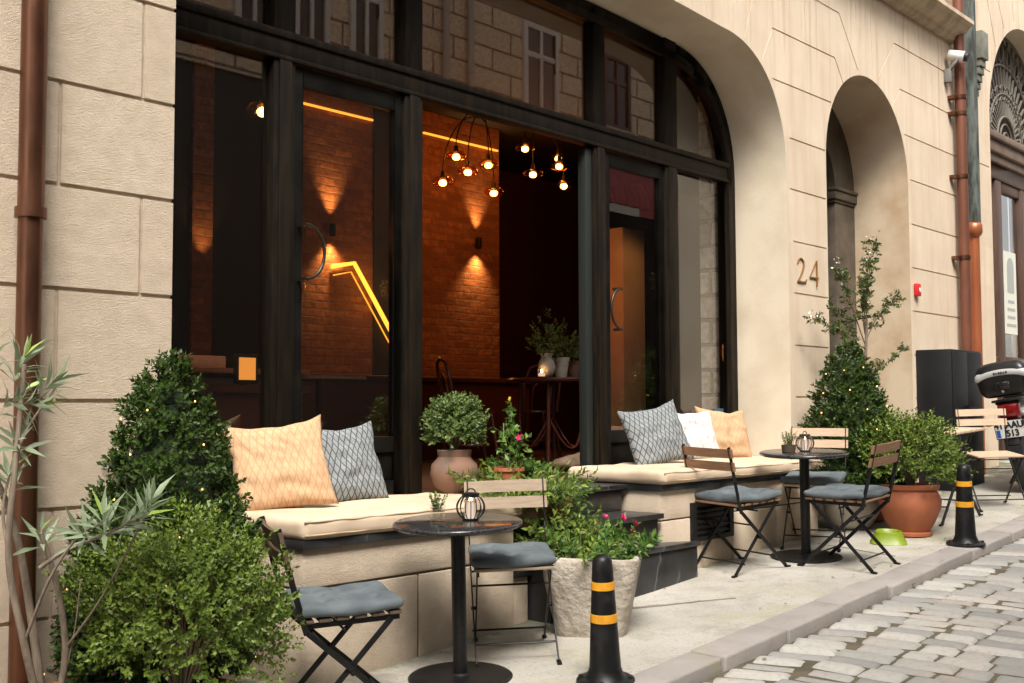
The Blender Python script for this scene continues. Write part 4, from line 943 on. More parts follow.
def lantern(label, loc, h, r, m, tiltm=None):
    t = thing('wire_lantern', label, 'lantern', loc, group='wire candle lanterns')
    b = MB()
    for k in range(16):
        a = 2*math.pi*k/16; b.tube([((.55*r+ .45*r*math.sin(math.pi*s)**.8)*math.cos(a), (.55*r+.45*r*math.sin(math.pi*s)**.8)*math.sin(a), .006+(h-.02)*s) for s in np.linspace(0, 1, 10)], .0022, 5)
    b.build('wire_cage', m, t, local=True, smooth=60)
    b = MB(); b.lathe([(0, 0), (.58*r, 0), (.58*r, .008), (0, .008)], n=20); b.build('foot', m, t, local=True, smooth=40)
    b = MB(); b.lathe([(.50*r, h-.02), (.60*r, h-.02), (.62*r, h-.004), (.50*r, h)], n=20); b.build('rim', m, t, local=True, smooth=40)
    b = MB(); b.tube([(.5*r*math.cos(a), 0, h-.004+.022*math.sin(a)) for a in np.linspace(0, math.pi, 12)], .003, 6); b.build('handle', m, t, local=True, smooth=60)
    b = MB(); b.lathe([(0, .008), (.42*r, .008), (.42*r, h*.72), (.3*r, h*.70), (0, h*.68)], n=18); b.build('candle', mat('glowing_wax', (.75, .60, .50), .5), t, local=True, smooth=40)
    b = MB(); b.ball((0, 0, h*.74), .007, 8, sq=(1, 1, 1.8)); b.build('flame', FLAME, t, local=True, smooth=80)
lantern('black wire lantern with a lit candle on the nearest round table', ontable(T1, .055, -.03), .125, .066, IRON)
lantern('dark wire lantern with a pale candle on the far round table', ontable(T2, .035, .01), .118, .062, mat('dark_bronze_wire', (.06, .05, .05), .45, .3))
def sprig_pot(name, label, cat, loc, potfn, potm, zs, rs, lm, hgt, n, L):
    t = thing(name, label, cat, loc)
    b = MB(); potfn(b); b.build('pot', potm, t, local=True, smooth=40)
    b = MB(); b.lathe([(0, zs), (rs, zs)], n=14); b.build('soil', SOIL, t, local=True)
    D = NP.normal(0, .33, (n, 3)); D[:, 2] = 1; D = norm(D); P = np.column_stack([NP.uniform(-rs*.6, rs*.6, n), NP.uniform(-rs*.6, rs*.6, n), np.full(n, zs)])
    hh = NP.uniform(.5, 1, n)*hgt
    b = MB()
    for i in range(n): b.tube([P[i], P[i]+D[i]*hh[i]*.55, P[i]+D[i]*hh[i]], .0012, 4)
    b.build('stem', TWIG, t, local=True)
    p, d, nn, l, i, tt = tufts(P, D, 9, hh, L, 1.2); leaf_obj('foliage', p, d, nn, l, l*.6, lm, t, local=True)
sprig_pot('herb_glass', 'clear glass of small green sprigs on the nearest round table', 'plant', ontable(T1, -.085, .045), lambda b: b.lathe([(0, 0), (.034, 0), (.037, .078), (.034, .078), (.031, .008), (0, .008)], n=22), JARGLASS, .05, .03, LEAFFRESH, .085, 16, .017)
sprig_pot('herb_pot', 'tiny brown pot of green sprigs on the far round table', 'plant', ontable(T2, -.075, .075), lambda b: b.lathe([(0, 0), (.044, 0), (.050, .05), (.044, .05), (.042, .03)], n=22), mat('brown_basket_pot', (.07, .045, .03), .8, bump=.4, bs=90), .042, .04, LEAFGREY, .10, 20, .018)
# folding wooden table by the cabinet
x, y = 9.22, 3.62
t = thing('folding_table', 'pale slatted folding table on black crossed legs near the motorbike', 'table', (x, y, g(x, y)))
t.rotation_euler = (Matrix.Rotation(TILT[1], 3, 'Y') @ Matrix.Rotation(rad(-6), 3, 'Z')).to_euler()
b = MB()
for i in range(7): b.box(-.30+i*.0857, -.30+i*.0857+.078, -.31, .31, .695, .715)
b.build('table_top', W_PALE, t, local=True, bevel=.004)
for q in (-.25, .235):
    b = MB(); b.box(-.27, .27, q, q+.015, .665, .694); b.build('frame_rail', IRON, t, local=True)
for s in (-1, 1):
    b = MB(); b.bar((-.26, s*.22, .67), (.30, s*.22, .01), .010, .026, (1, 0, 1)); b.bar((.29, s*.22, .012), (.335, s*.22, .006), .022, .012); b.build('leg', IRON, t, local=True)
    b = MB(); b.bar((.26, s*.205, .67), (-.30, s*.205, .01), .010, .026, (1, 0, 1)); b.bar((-.29, s*.205, .012), (-.335, s*.205, .006), .022, .012); b.build('leg', IRON, t, local=True)
b = MB(); b.tube([(.2, -.22, .13), (.2, .22, .13)], .006, 6); b.tube([(-.2, -.2, .13), (-.2, .2, .13)], .006, 6); b.build('cross_rod', IRON, t, local=True)
T3 = t; T3s = t.matrix_basis
tr_ = MB(); tr_.lathe([(0, 0), (.05, 0), (.055, .012), (.045, .012), (.042, .004), (0, .004)], n=24)
o = tr_.build('ashtray', RUBBER, smooth=40); o.location = T3s @ Vector((-.05, .12, .7155)); tag(o, 'small round black ashtray on the pale folding table', 'ashtray')

# ------------------------------------------------------------------ bollards
def bollard(label, x, y):
    t = thing('bollard', label, 'bollard', (x, y, g(x, y)), (TILT[0], TILT[1], 0), group='black rubber kerb bollards')
    R_ = lambda z: .072-.026*(z-.05)/.47
    b = MB(); b.lathe([(.098, .020), (.085, .035), (.076, .055)]+[(R_(z), z) for z in np.linspace(.07, .52, 10)]+[(.044, .54), (.037, .557), (.022, .568), (0, .572)], n=40); b.build('body', RUBBER, t, local=True, smooth=60)
    b = MB(); b.lathe([(0, 0), (.128, 0), (.132, .006), (.130, .016), (.118, .023), (.06, .026), (0, .026)], n=44); b.build('foot', RUBBER, t, local=True, smooth=40)
    for k in range(4):
        a = .5+k*math.pi/2; b = MB(); b.lathe([(0, 0), (.011, 0), (.011, .008), (.006, .012), (0, .012)], (.112*math.cos(a), .112*math.sin(a), .0215), 8); b.build('bolt', IRON, t, local=True)
    for z0, z1 in ((.272, .310), (.416, .452)):
        b = MB(); b.lathe([(R_(z0)+.0005, z0), (R_(z0)+.0022, z0+.001), (R_(z1)+.0022, z1-.001), (R_(z1)+.0005, z1)], n=40); b.build('reflective_band', YELLOW, t, local=True, smooth=40)
bollard('black kerb bollard with two yellow bands standing in front of the stone planter', 4.17, 3.14)
bollard('black kerb bollard with two yellow bands standing past the green bowl', 8.22, 3.02)

# ------------------------------------------------------------------ green bowl and pots
x, y = 8.03, 3.50
t = thing('pet_bowl', 'bright lime green plastic pet bowl beside the terracotta pot', 'bowl', (x, y, g(x, y)), (TILT[0], TILT[1], rad(25)))
sqf = lambda a, z: (abs(math.cos(a))**4+abs(math.sin(a))**4)**-.25 if z < .03 else 1+.25*((abs(math.cos(a))**4+abs(math.sin(a))**4)**-.25-1)
b = MB(); b.lathe([(.125, .0), (.128, .004), (.118, .02), (.100, .06), (.094, .082), (.088, .086), (.082, .080), (.068, .035), (0, .030)], n=48, fn=sqf); b.build('bowl', LIME, t, local=True, smooth=40)

def dense_core(mb, c, rx, rz, seed, n=20):
    b0 = len(mb.v); mb.ball(c, 1, n, sq=(rx, rx, rz))
    for i in range(b0, len(mb.v)):
        p = Vector(mb.v[i]); d = p-Vector(c); k = 1+.12*mn.noise(d*6+Vector((seed, 0, 0))); mb.v[i] = tuple(Vector(c)+d*k)
def cone_tree(label, x, y, z0, H, R, pot, seed, nt_, shape=.85, leaf=.021):
    t = thing('topiary_cone', label, 'topiary', (x, y, g(x, y)))
    pot(t)
    h = NP.random(nt_*2); keep = NP.random(nt_*2) < (1-h*.85); h = h[keep][:nt_]; n = len(h)
    a = NP.random(n)*2*math.pi
    rr_ = R*(1-h)**shape*np.where(h < .12, .75+h*2.1, 1.)
    base = np.column_stack([rr_*np.cos(a), rr_*np.sin(a), z0+h*H])
    k = lump(base, 7., .15, seed)*lump(base, 2.5, .07, seed+3); depth = np.where(NP.random(n) < .25, NP.uniform(.72, .9, n), NP.uniform(.9, 1.03, n))
    P = np.column_stack([base[:, 0]*k*depth, np.minimum(base[:, 1]*k*depth, 4.33-y if x < 5 else 9), base[:, 2]])
    D = np.column_stack([np.cos(a), np.sin(a), NP.uniform(.35, 1.1, n)])+NP.normal(0, .32, (n, 3)); D[h > .93] += (0, 0, 1.2)
    p, d, nn, l, i, tt = tufts(P+np.array([[x, y, g(x, y)]]), D, 9, NP.uniform(.03, .075, n), leaf, 1.1)
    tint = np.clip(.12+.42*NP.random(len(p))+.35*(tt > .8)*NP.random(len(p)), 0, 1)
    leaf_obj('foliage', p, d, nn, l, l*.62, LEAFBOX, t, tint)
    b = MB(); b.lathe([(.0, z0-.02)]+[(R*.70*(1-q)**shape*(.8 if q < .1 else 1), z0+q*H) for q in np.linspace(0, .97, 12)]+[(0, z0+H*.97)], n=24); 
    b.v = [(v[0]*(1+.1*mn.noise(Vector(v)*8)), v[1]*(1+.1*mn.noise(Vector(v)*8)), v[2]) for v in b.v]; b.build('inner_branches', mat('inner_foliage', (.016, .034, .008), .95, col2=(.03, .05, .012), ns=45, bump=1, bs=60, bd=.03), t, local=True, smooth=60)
    b = MB(); b.tube([(0, 0, .1), (0, 0, z0+H*.5)], [.022, .012], 8); b.build('trunk', BARK, t, local=True)
    f = thing('fairy_lights', 'string of tiny warm bulbs wound round the '+('tall topiary cone beside the left bench' if x < 5 else 'topiary cone behind the far chairs'), 'fairy lights', (x, y, g(x, y)))
    W_ = MB(); pts = []; NBL = 34 if x < 5 else 44
    for q in range(240):
        s = q/239; aa = s*2*math.pi*7+seed; hh = s*.95; r_ = R*(1-hh)**shape*1.03*(.9 if hh < .1 else 1); kk = lump(np.array([[r_*math.cos(aa), r_*math.sin(aa), z0+hh*H]]), 7., .11, seed)[0]
        pts.append((r_*kk*math.cos(aa), r_*kk*math.sin(aa), z0+hh*H))
    W_.tube(pts, .0016, 4); W_.build('wire', CORDM, f, local=True)
    for q in range(NBL):
        pp = pts[int((q+.5)/NBL*239)]; s = 1.05+.01/max(.05, math.hypot(pp[0], pp[1]))*2.4
        b = MB(); b.ball((pp[0]*s, pp[1]*s, pp[2]), .0045 if x < 5 else .0062, 6); b.build('bulb', FAIRY, f, local=True, smooth=80)
    return t
def lathepot(prof, m, rs, zs, n=36, fn=None):
    def f(t):
        b = MB(); b.lathe(prof, n=n, fn=fn); b.build('pot', m, t, local=True, smooth=40)
        b = MB(); b.lathe([(0, zs), (rs, zs)], n=24); b.build('soil', SOIL, t, local=True)
    return f
potw = lathepot([(.16, 0), (.19, .03), (.21, .20), (.225, .24), (.235, .25), (.235, .29), (.22, .30), (.205, .295), (.20, .25)], WHITEPOT, .20, .26)
cone_tree('tall dark boxwood cone with fairy lights in a whitewashed pot beside the left bench', 2.56, 4.12, .26, 1.22, .41, potw, 2, 2500, .62, .027)
potw2 = lathepot([(.10, 0), (.15, .03), (.205, .12), (.215, .19), (.20, .25), (.19, .265), (.20, .28), (.185, .28), (.175, .25)], WHITEPOT, .18, .25)
cone_tree('dark boxwood cone with fairy lights in a round white pot behind the far chairs', 8.46, 3.98, .24, 1.15, .42, potw2, 8, 2300, .58, .030)

def ball_bush(name, label, x, y, zc, R, RZ, pot, lm, nt_, leaf, seed, k=10, twig=(.05, .13), branches=60, zbase=.3, spread=1.15, droop=0., tintlo=.1):
    t = thing(name, label, 'shrub', (x, y, g(x, y)))
    if pot: pot(t)
    D = norm(NP.normal(0, 1, (nt_, 3))); D[:, 2] = np.where(D[:, 2] < -.62, -D[:, 2], D[:, 2])
    rad_ = NP.uniform(.18, 1., nt_)**.45
    P = D*np.array([[R, R, RZ]])*rad_[:, None]; k_ = lump(P*1., 4.6, .22, seed); P = P*k_[:, None]
    P[:, 2] += zc
    Dd = D+np.array([[0, 0, .45]])+NP.normal(0, .35, D.shape)
    p, d, nn, l, i, tt = tufts(P+np.array([[x, y, g(x, y)]])-norm(Dd)*.05, Dd, k, NP.uniform(*twig, nt_), leaf, spread)
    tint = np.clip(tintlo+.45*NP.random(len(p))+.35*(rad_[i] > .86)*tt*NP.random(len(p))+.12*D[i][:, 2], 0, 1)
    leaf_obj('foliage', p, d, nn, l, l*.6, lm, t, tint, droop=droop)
    b = MB()
    for q in range(branches):
        dd = norm(NP.normal(0, 1, (1, 3)))[0]; dd[2] = abs(dd[2])+.25; e = dd/np.linalg.norm(dd)*np.array([R, R, RZ])*.85
        m_ = e*.5; b.tube([(0+e[0]*.04, e[1]*.04, zbase), (m_[0]*.7, m_[1]*.7, zbase+(zc-zbase)*.55+m_[2]*.5), (e[0], e[1], zc+e[2]*.8)], [.006, .004, .0015], 5)
    b.build('branches', TWIG, t, local=True)
    return t
pt_ = lathepot([(.15, 0), (.17, .02), (.205, .23), (.225, .235), (.23, .285), (.21, .29), (.195, .26)], TERRA, .20, .265)
ball_bush('boxwood_bush', 'loose light green boxwood ball in a terracotta pot at the lower left', 2.40, 3.75, .575, .40, .335, pt_, LEAFBALL, 1500, .023, 3, k=11, zbase=.26, twig=(.05, .15))
pt2 = lathepot([(.125, 0), (.155, 0), (.158, .022), (.135, .03), (.178, .10), (.22, .20), (.226, .26), (.205, .315), (.194, .33), (.212, .345), (.215, .372), (.195, .377), (.185, .35)], TERRA, .19, .36)
ball_bush('boxwood_bush', 'loose boxwood bush in a big round terracotta pot beside the green bowl', 8.42, 3.50, .585, .385, .285, pt2, LEAFBALL, 1150, .028, 9, k=9, twig=(.05, .16), zbase=.36)
jug = lathepot([(.075, 0), (.118, .05), (.140, .11), (.132, .165), (.100, .20), (.094, .21), (.101, .245), (.092, .25), (.083, .22)], OLDTERRA, .09, .235)
tb = ball_bush('bushy_jug_plant', 'grey green bush in a weathered clay jug at the left door edge', 4.76, 4.66, .395, .20, .17, jug, LEAFGREY, 560, .026, 5, k=8, twig=(.03, .08), branches=26, zbase=.23)
tb.location = (4.76, 4.66, .762)

# crape myrtle rising behind the right cone
x, y = 8.86, 4.02
t = thing('crape_myrtle', 'thin flowering crape myrtle with bare trunk beside the arched entrance', 'tree', (x, y, g(x, y)))
lathepot([(.10, 0), (.13, .02), (.155, .18), (.165, .185), (.165, .22), (.15, .22), (.14, .2)], TERRA, .145, .2)(t)
b = MB(); b.tube([(0, 0, .1), (.01, .01, .8), (-.01, 0, 1.25), (.015, -.01, 1.62)], [.020, .018, .015, .010], 8); tk = b.build('trunk', BARK, t, local=True, smooth=60)
b = MB(); PB, DB = [], []
def spray(a, e, n, w_):
    a, e = Vector(a), Vector(e); pts = []
    for s in np.linspace(0, 1, 7): pts.append(a+(e-a)*s+Vector((mn.noise(a*9+Vector((s*2, 0, 0)))*.04, mn.noise(a*9+Vector((0, s*2, 3)))*.04, .05*math.sin(math.pi*s))))
    b.tube(pts, [w_*(1-.12*i) for i in range(7)], 5)
    for _ in range(n):
        s = RNG.uniform(.2, 1); i = min(5, int(s*6)); PB.append(pts[i].lerp(pts[i+1], s*6-i)); DB.append(Vector((RNG.gauss(0, 1), RNG.gauss(0, 1), RNG.gauss(.5, .6))))
    return pts[-1]
tips = []
for a, e, n in (((.015, -.01, 1.5), (.03, -.05, 2.27), 34), ((.0, 0, 1.4), (-.42, .05, 2.02), 30), ((0, 0, 1.3), (-.5, .22, 1.62), 30), ((.01, 0, 1.45), (.22, -.18, 1.80), 26), ((.01, 0, 1.05), (.38, -.2, 1.42), 18), ((0, 0, 1.02), (-.42, -.05, 1.30), 24), ((.0, 0, .95), (.26, .05, 1.12), 14), ((.01, 0, 1.5), (-.16, -.1, 2.1), 26), ((.0, 0, 1.2), (-.24, .2, 1.75), 22), ((0, 0, 1.5), (.16, .1, 1.95), 24), ((0, 0, .85), (-.3, -.2, 1.02), 14)): tips.append(spray(a, e, n, .006))
b.build('branches', BARK, t, local=True)
P = np.array([tuple(v) for v in PB]); D = np.array([tuple(v) for v in DB]); p, d, nn, l, i, tt = tufts(P+np.array([[x, y, g(x, y)]]), D, 9, .06, .038, 1.1)
leaf_obj('foliage', p, d, nn, l, l*.5, LEAFMYR, t)
FP, FD = [], []
for q in (0, 1, 2, 5, 7):
    for _ in range(12): FP.append(tuple(tips[q]+Vector((RNG.gauss(0, .025), RNG.gauss(0, .025), RNG.gauss(0, .035)))+Vector((x, y, g(x, y))))); FD.append((RNG.gauss(0, 1), RNG.gauss(0, 1), RNG.gauss(0, 1)))
leaf_obj('blossoms', np.array(FP), np.array(FD), NP.normal(0, 1, (len(FP), 3)), .020, .018, PETALW, t)

# oleander at the left edge
x, y = 1.93, 3.98; gz = g(x, y)
t = thing('oleander', 'leggy oleander with long grey green leaves in a terracotta trough at the left edge', 'shrub', (x, y, gz))
b = MB(); softbox(b, (.40, .20, .15), .05, (20, 12, 6), lambda q, p: Vector((q.x*(1+.08*p[2]), q.y*(1+.08*p[2]), q.z)), (0, 0, .15)); b.box(-.425, .425, -.225, .225, .285, .32); b.build('trough', TERRA, t, local=True, smooth=50, bevel=0)
b = MB(); b.box(-.37, .37, -.18, .18, .3, .324); b.build('soil', SOIL, t, local=True)
stems = [([(.06, 0, .3), (.02, .02, .62), (-.06, .0, .95), (-.20, -.02, 1.25)], .017), ([(.02, -.06, .3), (-.06, -.10, .55), (-.12, -.1, .85), (-.10, -.10, 1.2), (-.06, -.06, 1.50)], .015), ([(.10, -.03, .3), (.11, -.06, .50), (.05, -.10, .74), (-.02, -.12, .92)], .015),
         ([(.11, -.06, .50), (.15, -.24, .70), (.19, -.47, 1.02)], .0055), ([(-.02, -.12, .80), (.03, -.2, .86), (.07, -.30, .90), (.15, -.45, .97)], .008), ([(-.06, -.10, .55), (-.03, -.2, .76), (.02, -.28, .90), (.07, -.36, .96)], .006),
         ([(-.10, -.10, 1.2), (-.06, -.12, 1.30), (.02, -.14, 1.43)], .006), ([(-.12, -.1, .85), (-.12, -.05, 1.0), (-.09, -.03, 1.12)], .007), ([(.10, -.03, .3), (.13, -.08, .55), (.14, -.1, .74)], .004), ([(-.20, -.02, 1.25), (-.22, -.1, 1.42), (-.2, -.12, 1.55)], .006)]
b = MB()
def smooth_pts(pts, k=6):
    out = []
    for i in range(len(pts)-1):
        p0_, p1, p2, p3 = [Vector(pts[max(0, min(len(pts)-1, j))]) for j in (i-1, i, i+1, i+2)]
        for s in np.linspace(0, 1, k, endpoint=False): out.append(.5*((2*p1)+(-p0_+p2)*s+(2*p0_-5*p1+4*p2-p3)*s*s+(-p0_+3*p1-3*p2+p3)*s**3))
    return out+[Vector(pts[-1])]
for pts, r_ in stems:
    sp = smooth_pts(pts); b.tube(sp, [r_*(1-.45*i/(len(sp)-1)) for i in range(len(sp))], 8)
b.build('stem', BARK, t, local=True, smooth=60)
P, D, Nn, Ls, Tn = [], [], [], [], []
def whorl(c, ax, n, L, span=.10, tn=.35):
    ax = Vector(ax).normalized(); u = ax.orthogonal().normalized(); v = ax.cross(u)
    n = int(n*.8)
    for i in range(n):
        a = i*2.4+RNG.uniform(-.3, .3); s = i/n; rd_ = u*math.cos(a)+v*math.sin(a)
        d_ = rd_*(1.1-.6*s)+ax*(.35+.9*s)+Vector((RNG.gauss(0, .12), RNG.gauss(0, .12), RNG.gauss(0, .12)))
        P.append(tuple(Vector(c)-ax*span*(1-s))); D.append(tuple(d_)); Nn.append(tuple(ax-rd_*.5)); Ls.append(L*RNG.uniform(.7, 1.1)*(1-.25*s)); Tn.append(min(1, tn*RNG.uniform(.3, 1.7)+(.55 if s > .8 else 0)))
for c, ax, n, L in (((.19, -.48, 1.05), (.3, -.3, .9), 26, .165), ((.15, -.45, .98), (.5, -.4, .4), 20, .165), ((.07, -.37, .99), (-.3, -.4, .8), 22, .165), ((.03, -.29, .93), (-.5, -.4, .3), 14, .15), ((-.06, -.06, 1.53), (.3, -.2, .9), 24, .16), ((-.08, -.08, 1.40), (.4, -.3, .5), 18, .15), ((.02, -.14, 1.45), (.6, -.3, .6), 24, .16), ((-.03, -.13, 1.36), (.7, -.3, .0), 18, .15), ((-.2, -.12, 1.57), (-.1, -.2, 1), 18, .14), ((-.09, -.03, 1.13), (-.2, -.4, .6), 20, .15), ((-.02, -.12, .93), (-.3, -.5, .6), 14, .14), ((-.2, -.05, 1.27), (-.2, -.5, .8), 18, .14), ((.14, -.1, .74), (.1, 0, 1), 4, .13), ((-.1, -.1, 1.24), (-.4, -.7, .4), 16, .15)): whorl(c, ax, n, L)
leaf_obj('foliage', np.array(P)+np.array([[x, y, gz]]), np.array(D), np.array(Nn), np.array(Ls), np.array(Ls)*.145, LEAFOLE, t, np.array(Tn), fold=.12, droop=.12)

# ------------------------------------------------------------------ planter and the potted plants on the steps
x, y = 4.88, 3.76
t = thing('stone_planter', 'rough tapered stone trough planted with pink vinca in front of the steps', 'planter', (x, y, g(x, y)), (TILT[0], TILT[1], rad(33)))
STONEP = mat('rough_planter_stone', (.50, .445, .37), .92, col2=(.27, .22, .17), ns=6, lohi=(.42, .70), bump=.9, bs=26, bd=.02)
of = lambda a, z: (abs(math.cos(a))**6+abs(math.sin(a))**6)**(-1/6)*(.93+.045*mn.noise(Vector((math.cos(a)*2, math.sin(a)*2, z*5)))+.022*mn.noise(Vector((math.cos(a)*6, math.sin(a)*6, z*14))))
b = MB(); b.lathe([(.19, -.02), (.20, .02), (.228, .15), (.255, .29), (.268, .385), (.265, .408), (.255, .415), (.234, .411), (.222, .385), (.217, .34)], n=56, fn=of); b.build('trough', STONEP, t, local=True, smooth=50)
b = MB(); b.lathe([(0, .37), (.222, .37)], n=30, fn=of); b.build('soil', SOIL, t, local=True)
def stems_plant(root, gl, base_r, zs, n, hmin, hmax, lean, L, wl, lm, k=11, spread=1.2, name='foliage', off=(0, 0), tint=None, droop=.1, droopd=0):
    X, Y_, Z_ = gl
    a = NP.random(n)*6.283; r_ = base_r*np.sqrt(NP.random(n)); P0 = np.column_stack([off[0]+r_*np.cos(a), off[1]+r_*np.sin(a), np.full(n, zs)])
    D = np.column_stack([np.cos(a)*r_/base_r*lean, np.sin(a)*r_/base_r*lean, np.ones(n)])+NP.normal(0, .22, (n, 3)); D = norm(D); H = NP.uniform(hmin, hmax, n)
    b = MB(); 
    for i in range(n):
        e = P0[i]+D[i]*H[i]; m_ = P0[i]+D[i]*H[i]*.5+np.array([0, 0, .02]); b.tube([P0[i], m_, e], [.003, .0022, .0014], 5)
    b.build('stem', mat('green_stem', (.10, .14, .04), .7), root, local=True)
    p, d, nn, l, i, tt = tufts(P0+np.array([[X, Y_, Z_]]), D, k, H, L, spread)
    d[:, 2] -= droopd
    leaf_obj(name, p, d, nn, l, l*wl, lm, root, tint, droop=droop)
    return P0+D*H[:, None]
def blossoms(root, gl, pts, m, r_=.018, name='flower'):
    for q in pts:
        c = np.array(q)+np.array(gl); ax = norm(NP.normal(0, .5, (1, 3))+np.array([[-.55, -.5, .65]]))[0]; u = np.cross(ax, [0, 0, 1.]); u /= np.linalg.norm(u); v = np.cross(ax, u)
        D = np.array([u*math.cos(a)+v*math.sin(a)+ax*.25 for a in np.linspace(0, 6.283, 7)[:-1]]); D = np.concatenate([D, D*.6+ax*.4]); n = len(D)
        leaf_obj(name, np.repeat(c[None], n, 0), D, np.repeat(ax[None], n, 0), r_, r_*.95, m, root, fold=.05)
gl = (x, y, g(x, y))
e = stems_plant(t, gl, .20, .36, 54, .09, .24, 1.0, .058, .44, LEAFFRESH, k=13, off=(.04, -.02), droopd=.15)
top = e[np.argsort(-e[:, 2])]
blossoms(t, gl, [top[0]+(.0, 0, .02), top[2]], PETALP, .024); blossoms(t, gl, [top[4], top[7]], PETALR, .020); blossoms(t, gl, [(.20, -.05, .56)], PETALP, .021)
stems_plant(t, gl, .12, .36, 26, .12, .26, 1.2, .036, .4, LEAFBALL, k=14, off=(-.13, .05), name='trailing_leaves')
def pot_of(name, label, x, y, z, R, H, m):
    t = thing(name, label, 'potted plant', (x, y, z))
    lathepot([(R*.7, 0), (R*.75, .01), (R*.98, H*.85), (R*1.08, H*.86), (R*1.08, H), (R*.95, H), (R*.92, H*.9)], m, R*.92, H*.92)(t); return t
t = pot_of('rose_bush', 'leggy rose with one yellow and one magenta bloom at the foot of the clay jug', 4.93, 4.40, .762, .09, .15, TERRA)
gl = tuple(t.location); b = MB()
rs_ = [[(0, 0, .13), (.02, -.01, .3), (.03, 0, .52)], [(0, 0, .13), (-.03, 0, .28), (.0, .03, .40)], [(0, 0, .13), (.06, -.03, .22), (.04, -.06, .30)], [(0, 0, .13), (.06, .02, .28), (.10, .03, .38)]]
for r_ in rs_: b.tube(smooth_pts(r_), .0035, 6)
b.build('stem', mat('rose_cane', (.10, .12, .04), .7), t, local=True, smooth=60)
P = np.array([tuple(q) for r_ in rs_ for q in smooth_pts(r_)[4:]]); D = NP.normal(0, 1, P.shape); p, d, nn, l, i, tt = tufts(P+np.array([gl]), D, 5, .05, .042, 1.1)
leaf_obj('foliage', p, d, nn, l, l*.6, LEAFFRESH, t, droop=.15)
blossoms(t, gl, [(.03, 0, .535)], PETALY, .024); blossoms(t, gl, [(.04, -.06, .315)], PETALP, .026)
t = pot_of('fern_pot', 'bright feathery fern in a clay pot on the top step', 5.16, 4.52, .762, .10, .10, OLDTERRA)
stems_plant(t, tuple(t.location), .12, .08, 70, .06, .14, 1.2, .034, .5, LEAFFRESH, k=14)
t = pot_of('trailing_plant', 'low trailing plant in a clay pot on the middle step behind the chair', 4.86, 4.22, .592, .13, .14, OLDTERRA)
stems_plant(t, tuple(t.location), .19, .12, 110, .12, .30, 1.6, .046, .42, LEAFBALL, k=13, droopd=.2)
t = pot_of('leafy_herb', 'soft green herb bush spilling over the middle step beside the basket', 5.12, 4.24, .592, .12, .13, TERRA)
stems_plant(t, tuple(t.location), .14, .11, 60, .08, .20, 1.2, .038, .36, LEAFFRESH, k=14)
t = pot_of('ground_ivy', 'bushy low plant in a clay pot on the bottom step behind the planter', 4.92, 4.06-.02, .407, .05, .1, OLDTERRA)
t.location.y = 4.035; stems_plant(t, tuple(t.location), .16, .08, 95, .12, .28, 1.5, .042, .5, LEAFBALL, k=12, droopd=.2)
# wicker basket between the plants
t = thing('wicker_basket', 'small brown wicker basket among the plants on the bottom step', 'basket', (5.22, 4.04, .407))
BASK = mat('wicker', (.24, .12, .055), .8, col2=(.14, .065, .03), ns=30, nst=(1, 1, 4), bump=.6, bs=60, bst=(.5, .5, 3))
b = MB(); b.lathe([(0, 0), (.05, 0), (.066, .06), (.074, .145), (.068, .145), (.06, .06), (0, .01)], n=26); b.build('body', BASK, t, local=True, smooth=50)
b = MB(); b.tube([(.074*math.cos(a), .074*math.sin(a), .147+.003*math.sin(a*12)) for a in np.linspace(0, 6.283, 60)[:-1]], .007, 6, closed=True); b.build('rim', BASK, t, local=True, smooth=60)

# ------------------------------------------------------------------ motorbike parked at the right edge
bx, by = 11.18, 3.50
bike = thing('motorbike', 'parked motorbike with a black top box and silver band, at the right edge', 'motorbike', (bx, by, g(bx, by)))
bike.rotation_euler = (Matrix.Rotation(rad(6), 3, 'Z') @ Matrix.Rotation(TILT[1], 3, 'Y') @ Matrix.Rotation(rad(-8), 3, 'X')).to_euler()
PBLK = mat('black_moulded_plastic', (.005, .005, .0055), .34, col2=(.009, .009, .0095), ns=8, bump=.05, bs=200)
GLOSSB = mat('gloss_black_paint', (.012, .012, .013), .18, coat=.6); SILV = mat('silver_plastic', (.50, .50, .49), .32, .35); ALU = mat('dull_aluminium', (.35, .35, .35), .4, .8)
WHITEP = mat('white_bike_paint', (.70, .70, .69), .25, coat=.5); REDL = mat('red_lens', (.16, .004, .006), .12, coat=.8); PLATEW = mat('plate_white', (.74, .74, .72), .4); PLATEK = mat('plate_black', (.012, .012, .012), .5); PLATEB = mat('plate_blue', (.02, .09, .40), .4)
def wheel(xc, R_, wd, name):
    def spin(prof, m, nm, par, n=40, knob=0):
        b = MB(); b.lathe(prof, n=n); b.v = [(xc+p[0], p[2], R_+p[1]) for p in b.v]; return b.build(nm, m, par, local=True, smooth=50)
    tp = [(R_-.115, -wd*.36), (R_-.08, -wd*.5), (R_-.03, -wd*.46), (R_-.008, -wd*.25), (R_, 0), (R_-.008, wd*.25), (R_-.03, wd*.46), (R_-.08, wd*.5), (R_-.115, wd*.36)]
    w_ = spin(tp, mat('tyre_rubber', (.018, .018, .018), .75, bump=.5, bs=40), name, bike)
    spin([(R_-.13, -wd*.34), (R_-.10, -wd*.38), (R_-.112, 0), (R_-.10, wd*.38), (R_-.13, wd*.34), (R_-.13, -wd*.34)], ALU, 'rim', w_)
    b = MB(); b.tube([(xc, -.08, R_), (xc, .08, R_)], .035, 12)
    for k in range(6):
        a = k*math.pi/3; b.bar((xc+.03*math.cos(a), 0, R_+.03*math.sin(a)), (xc+(R_-.125)*math.cos(a), 0, R_+(R_-.125)*math.sin(a)), .035, .02, (0, 1, 0))
    b.build('spoke', GLOSSB, w_, local=True)
    for k in range(44):
        pass
    return w_
wheel(0, .31, .13, 'rear_wheel'); wheel(1.40, .30, .11, 'front_wheel')
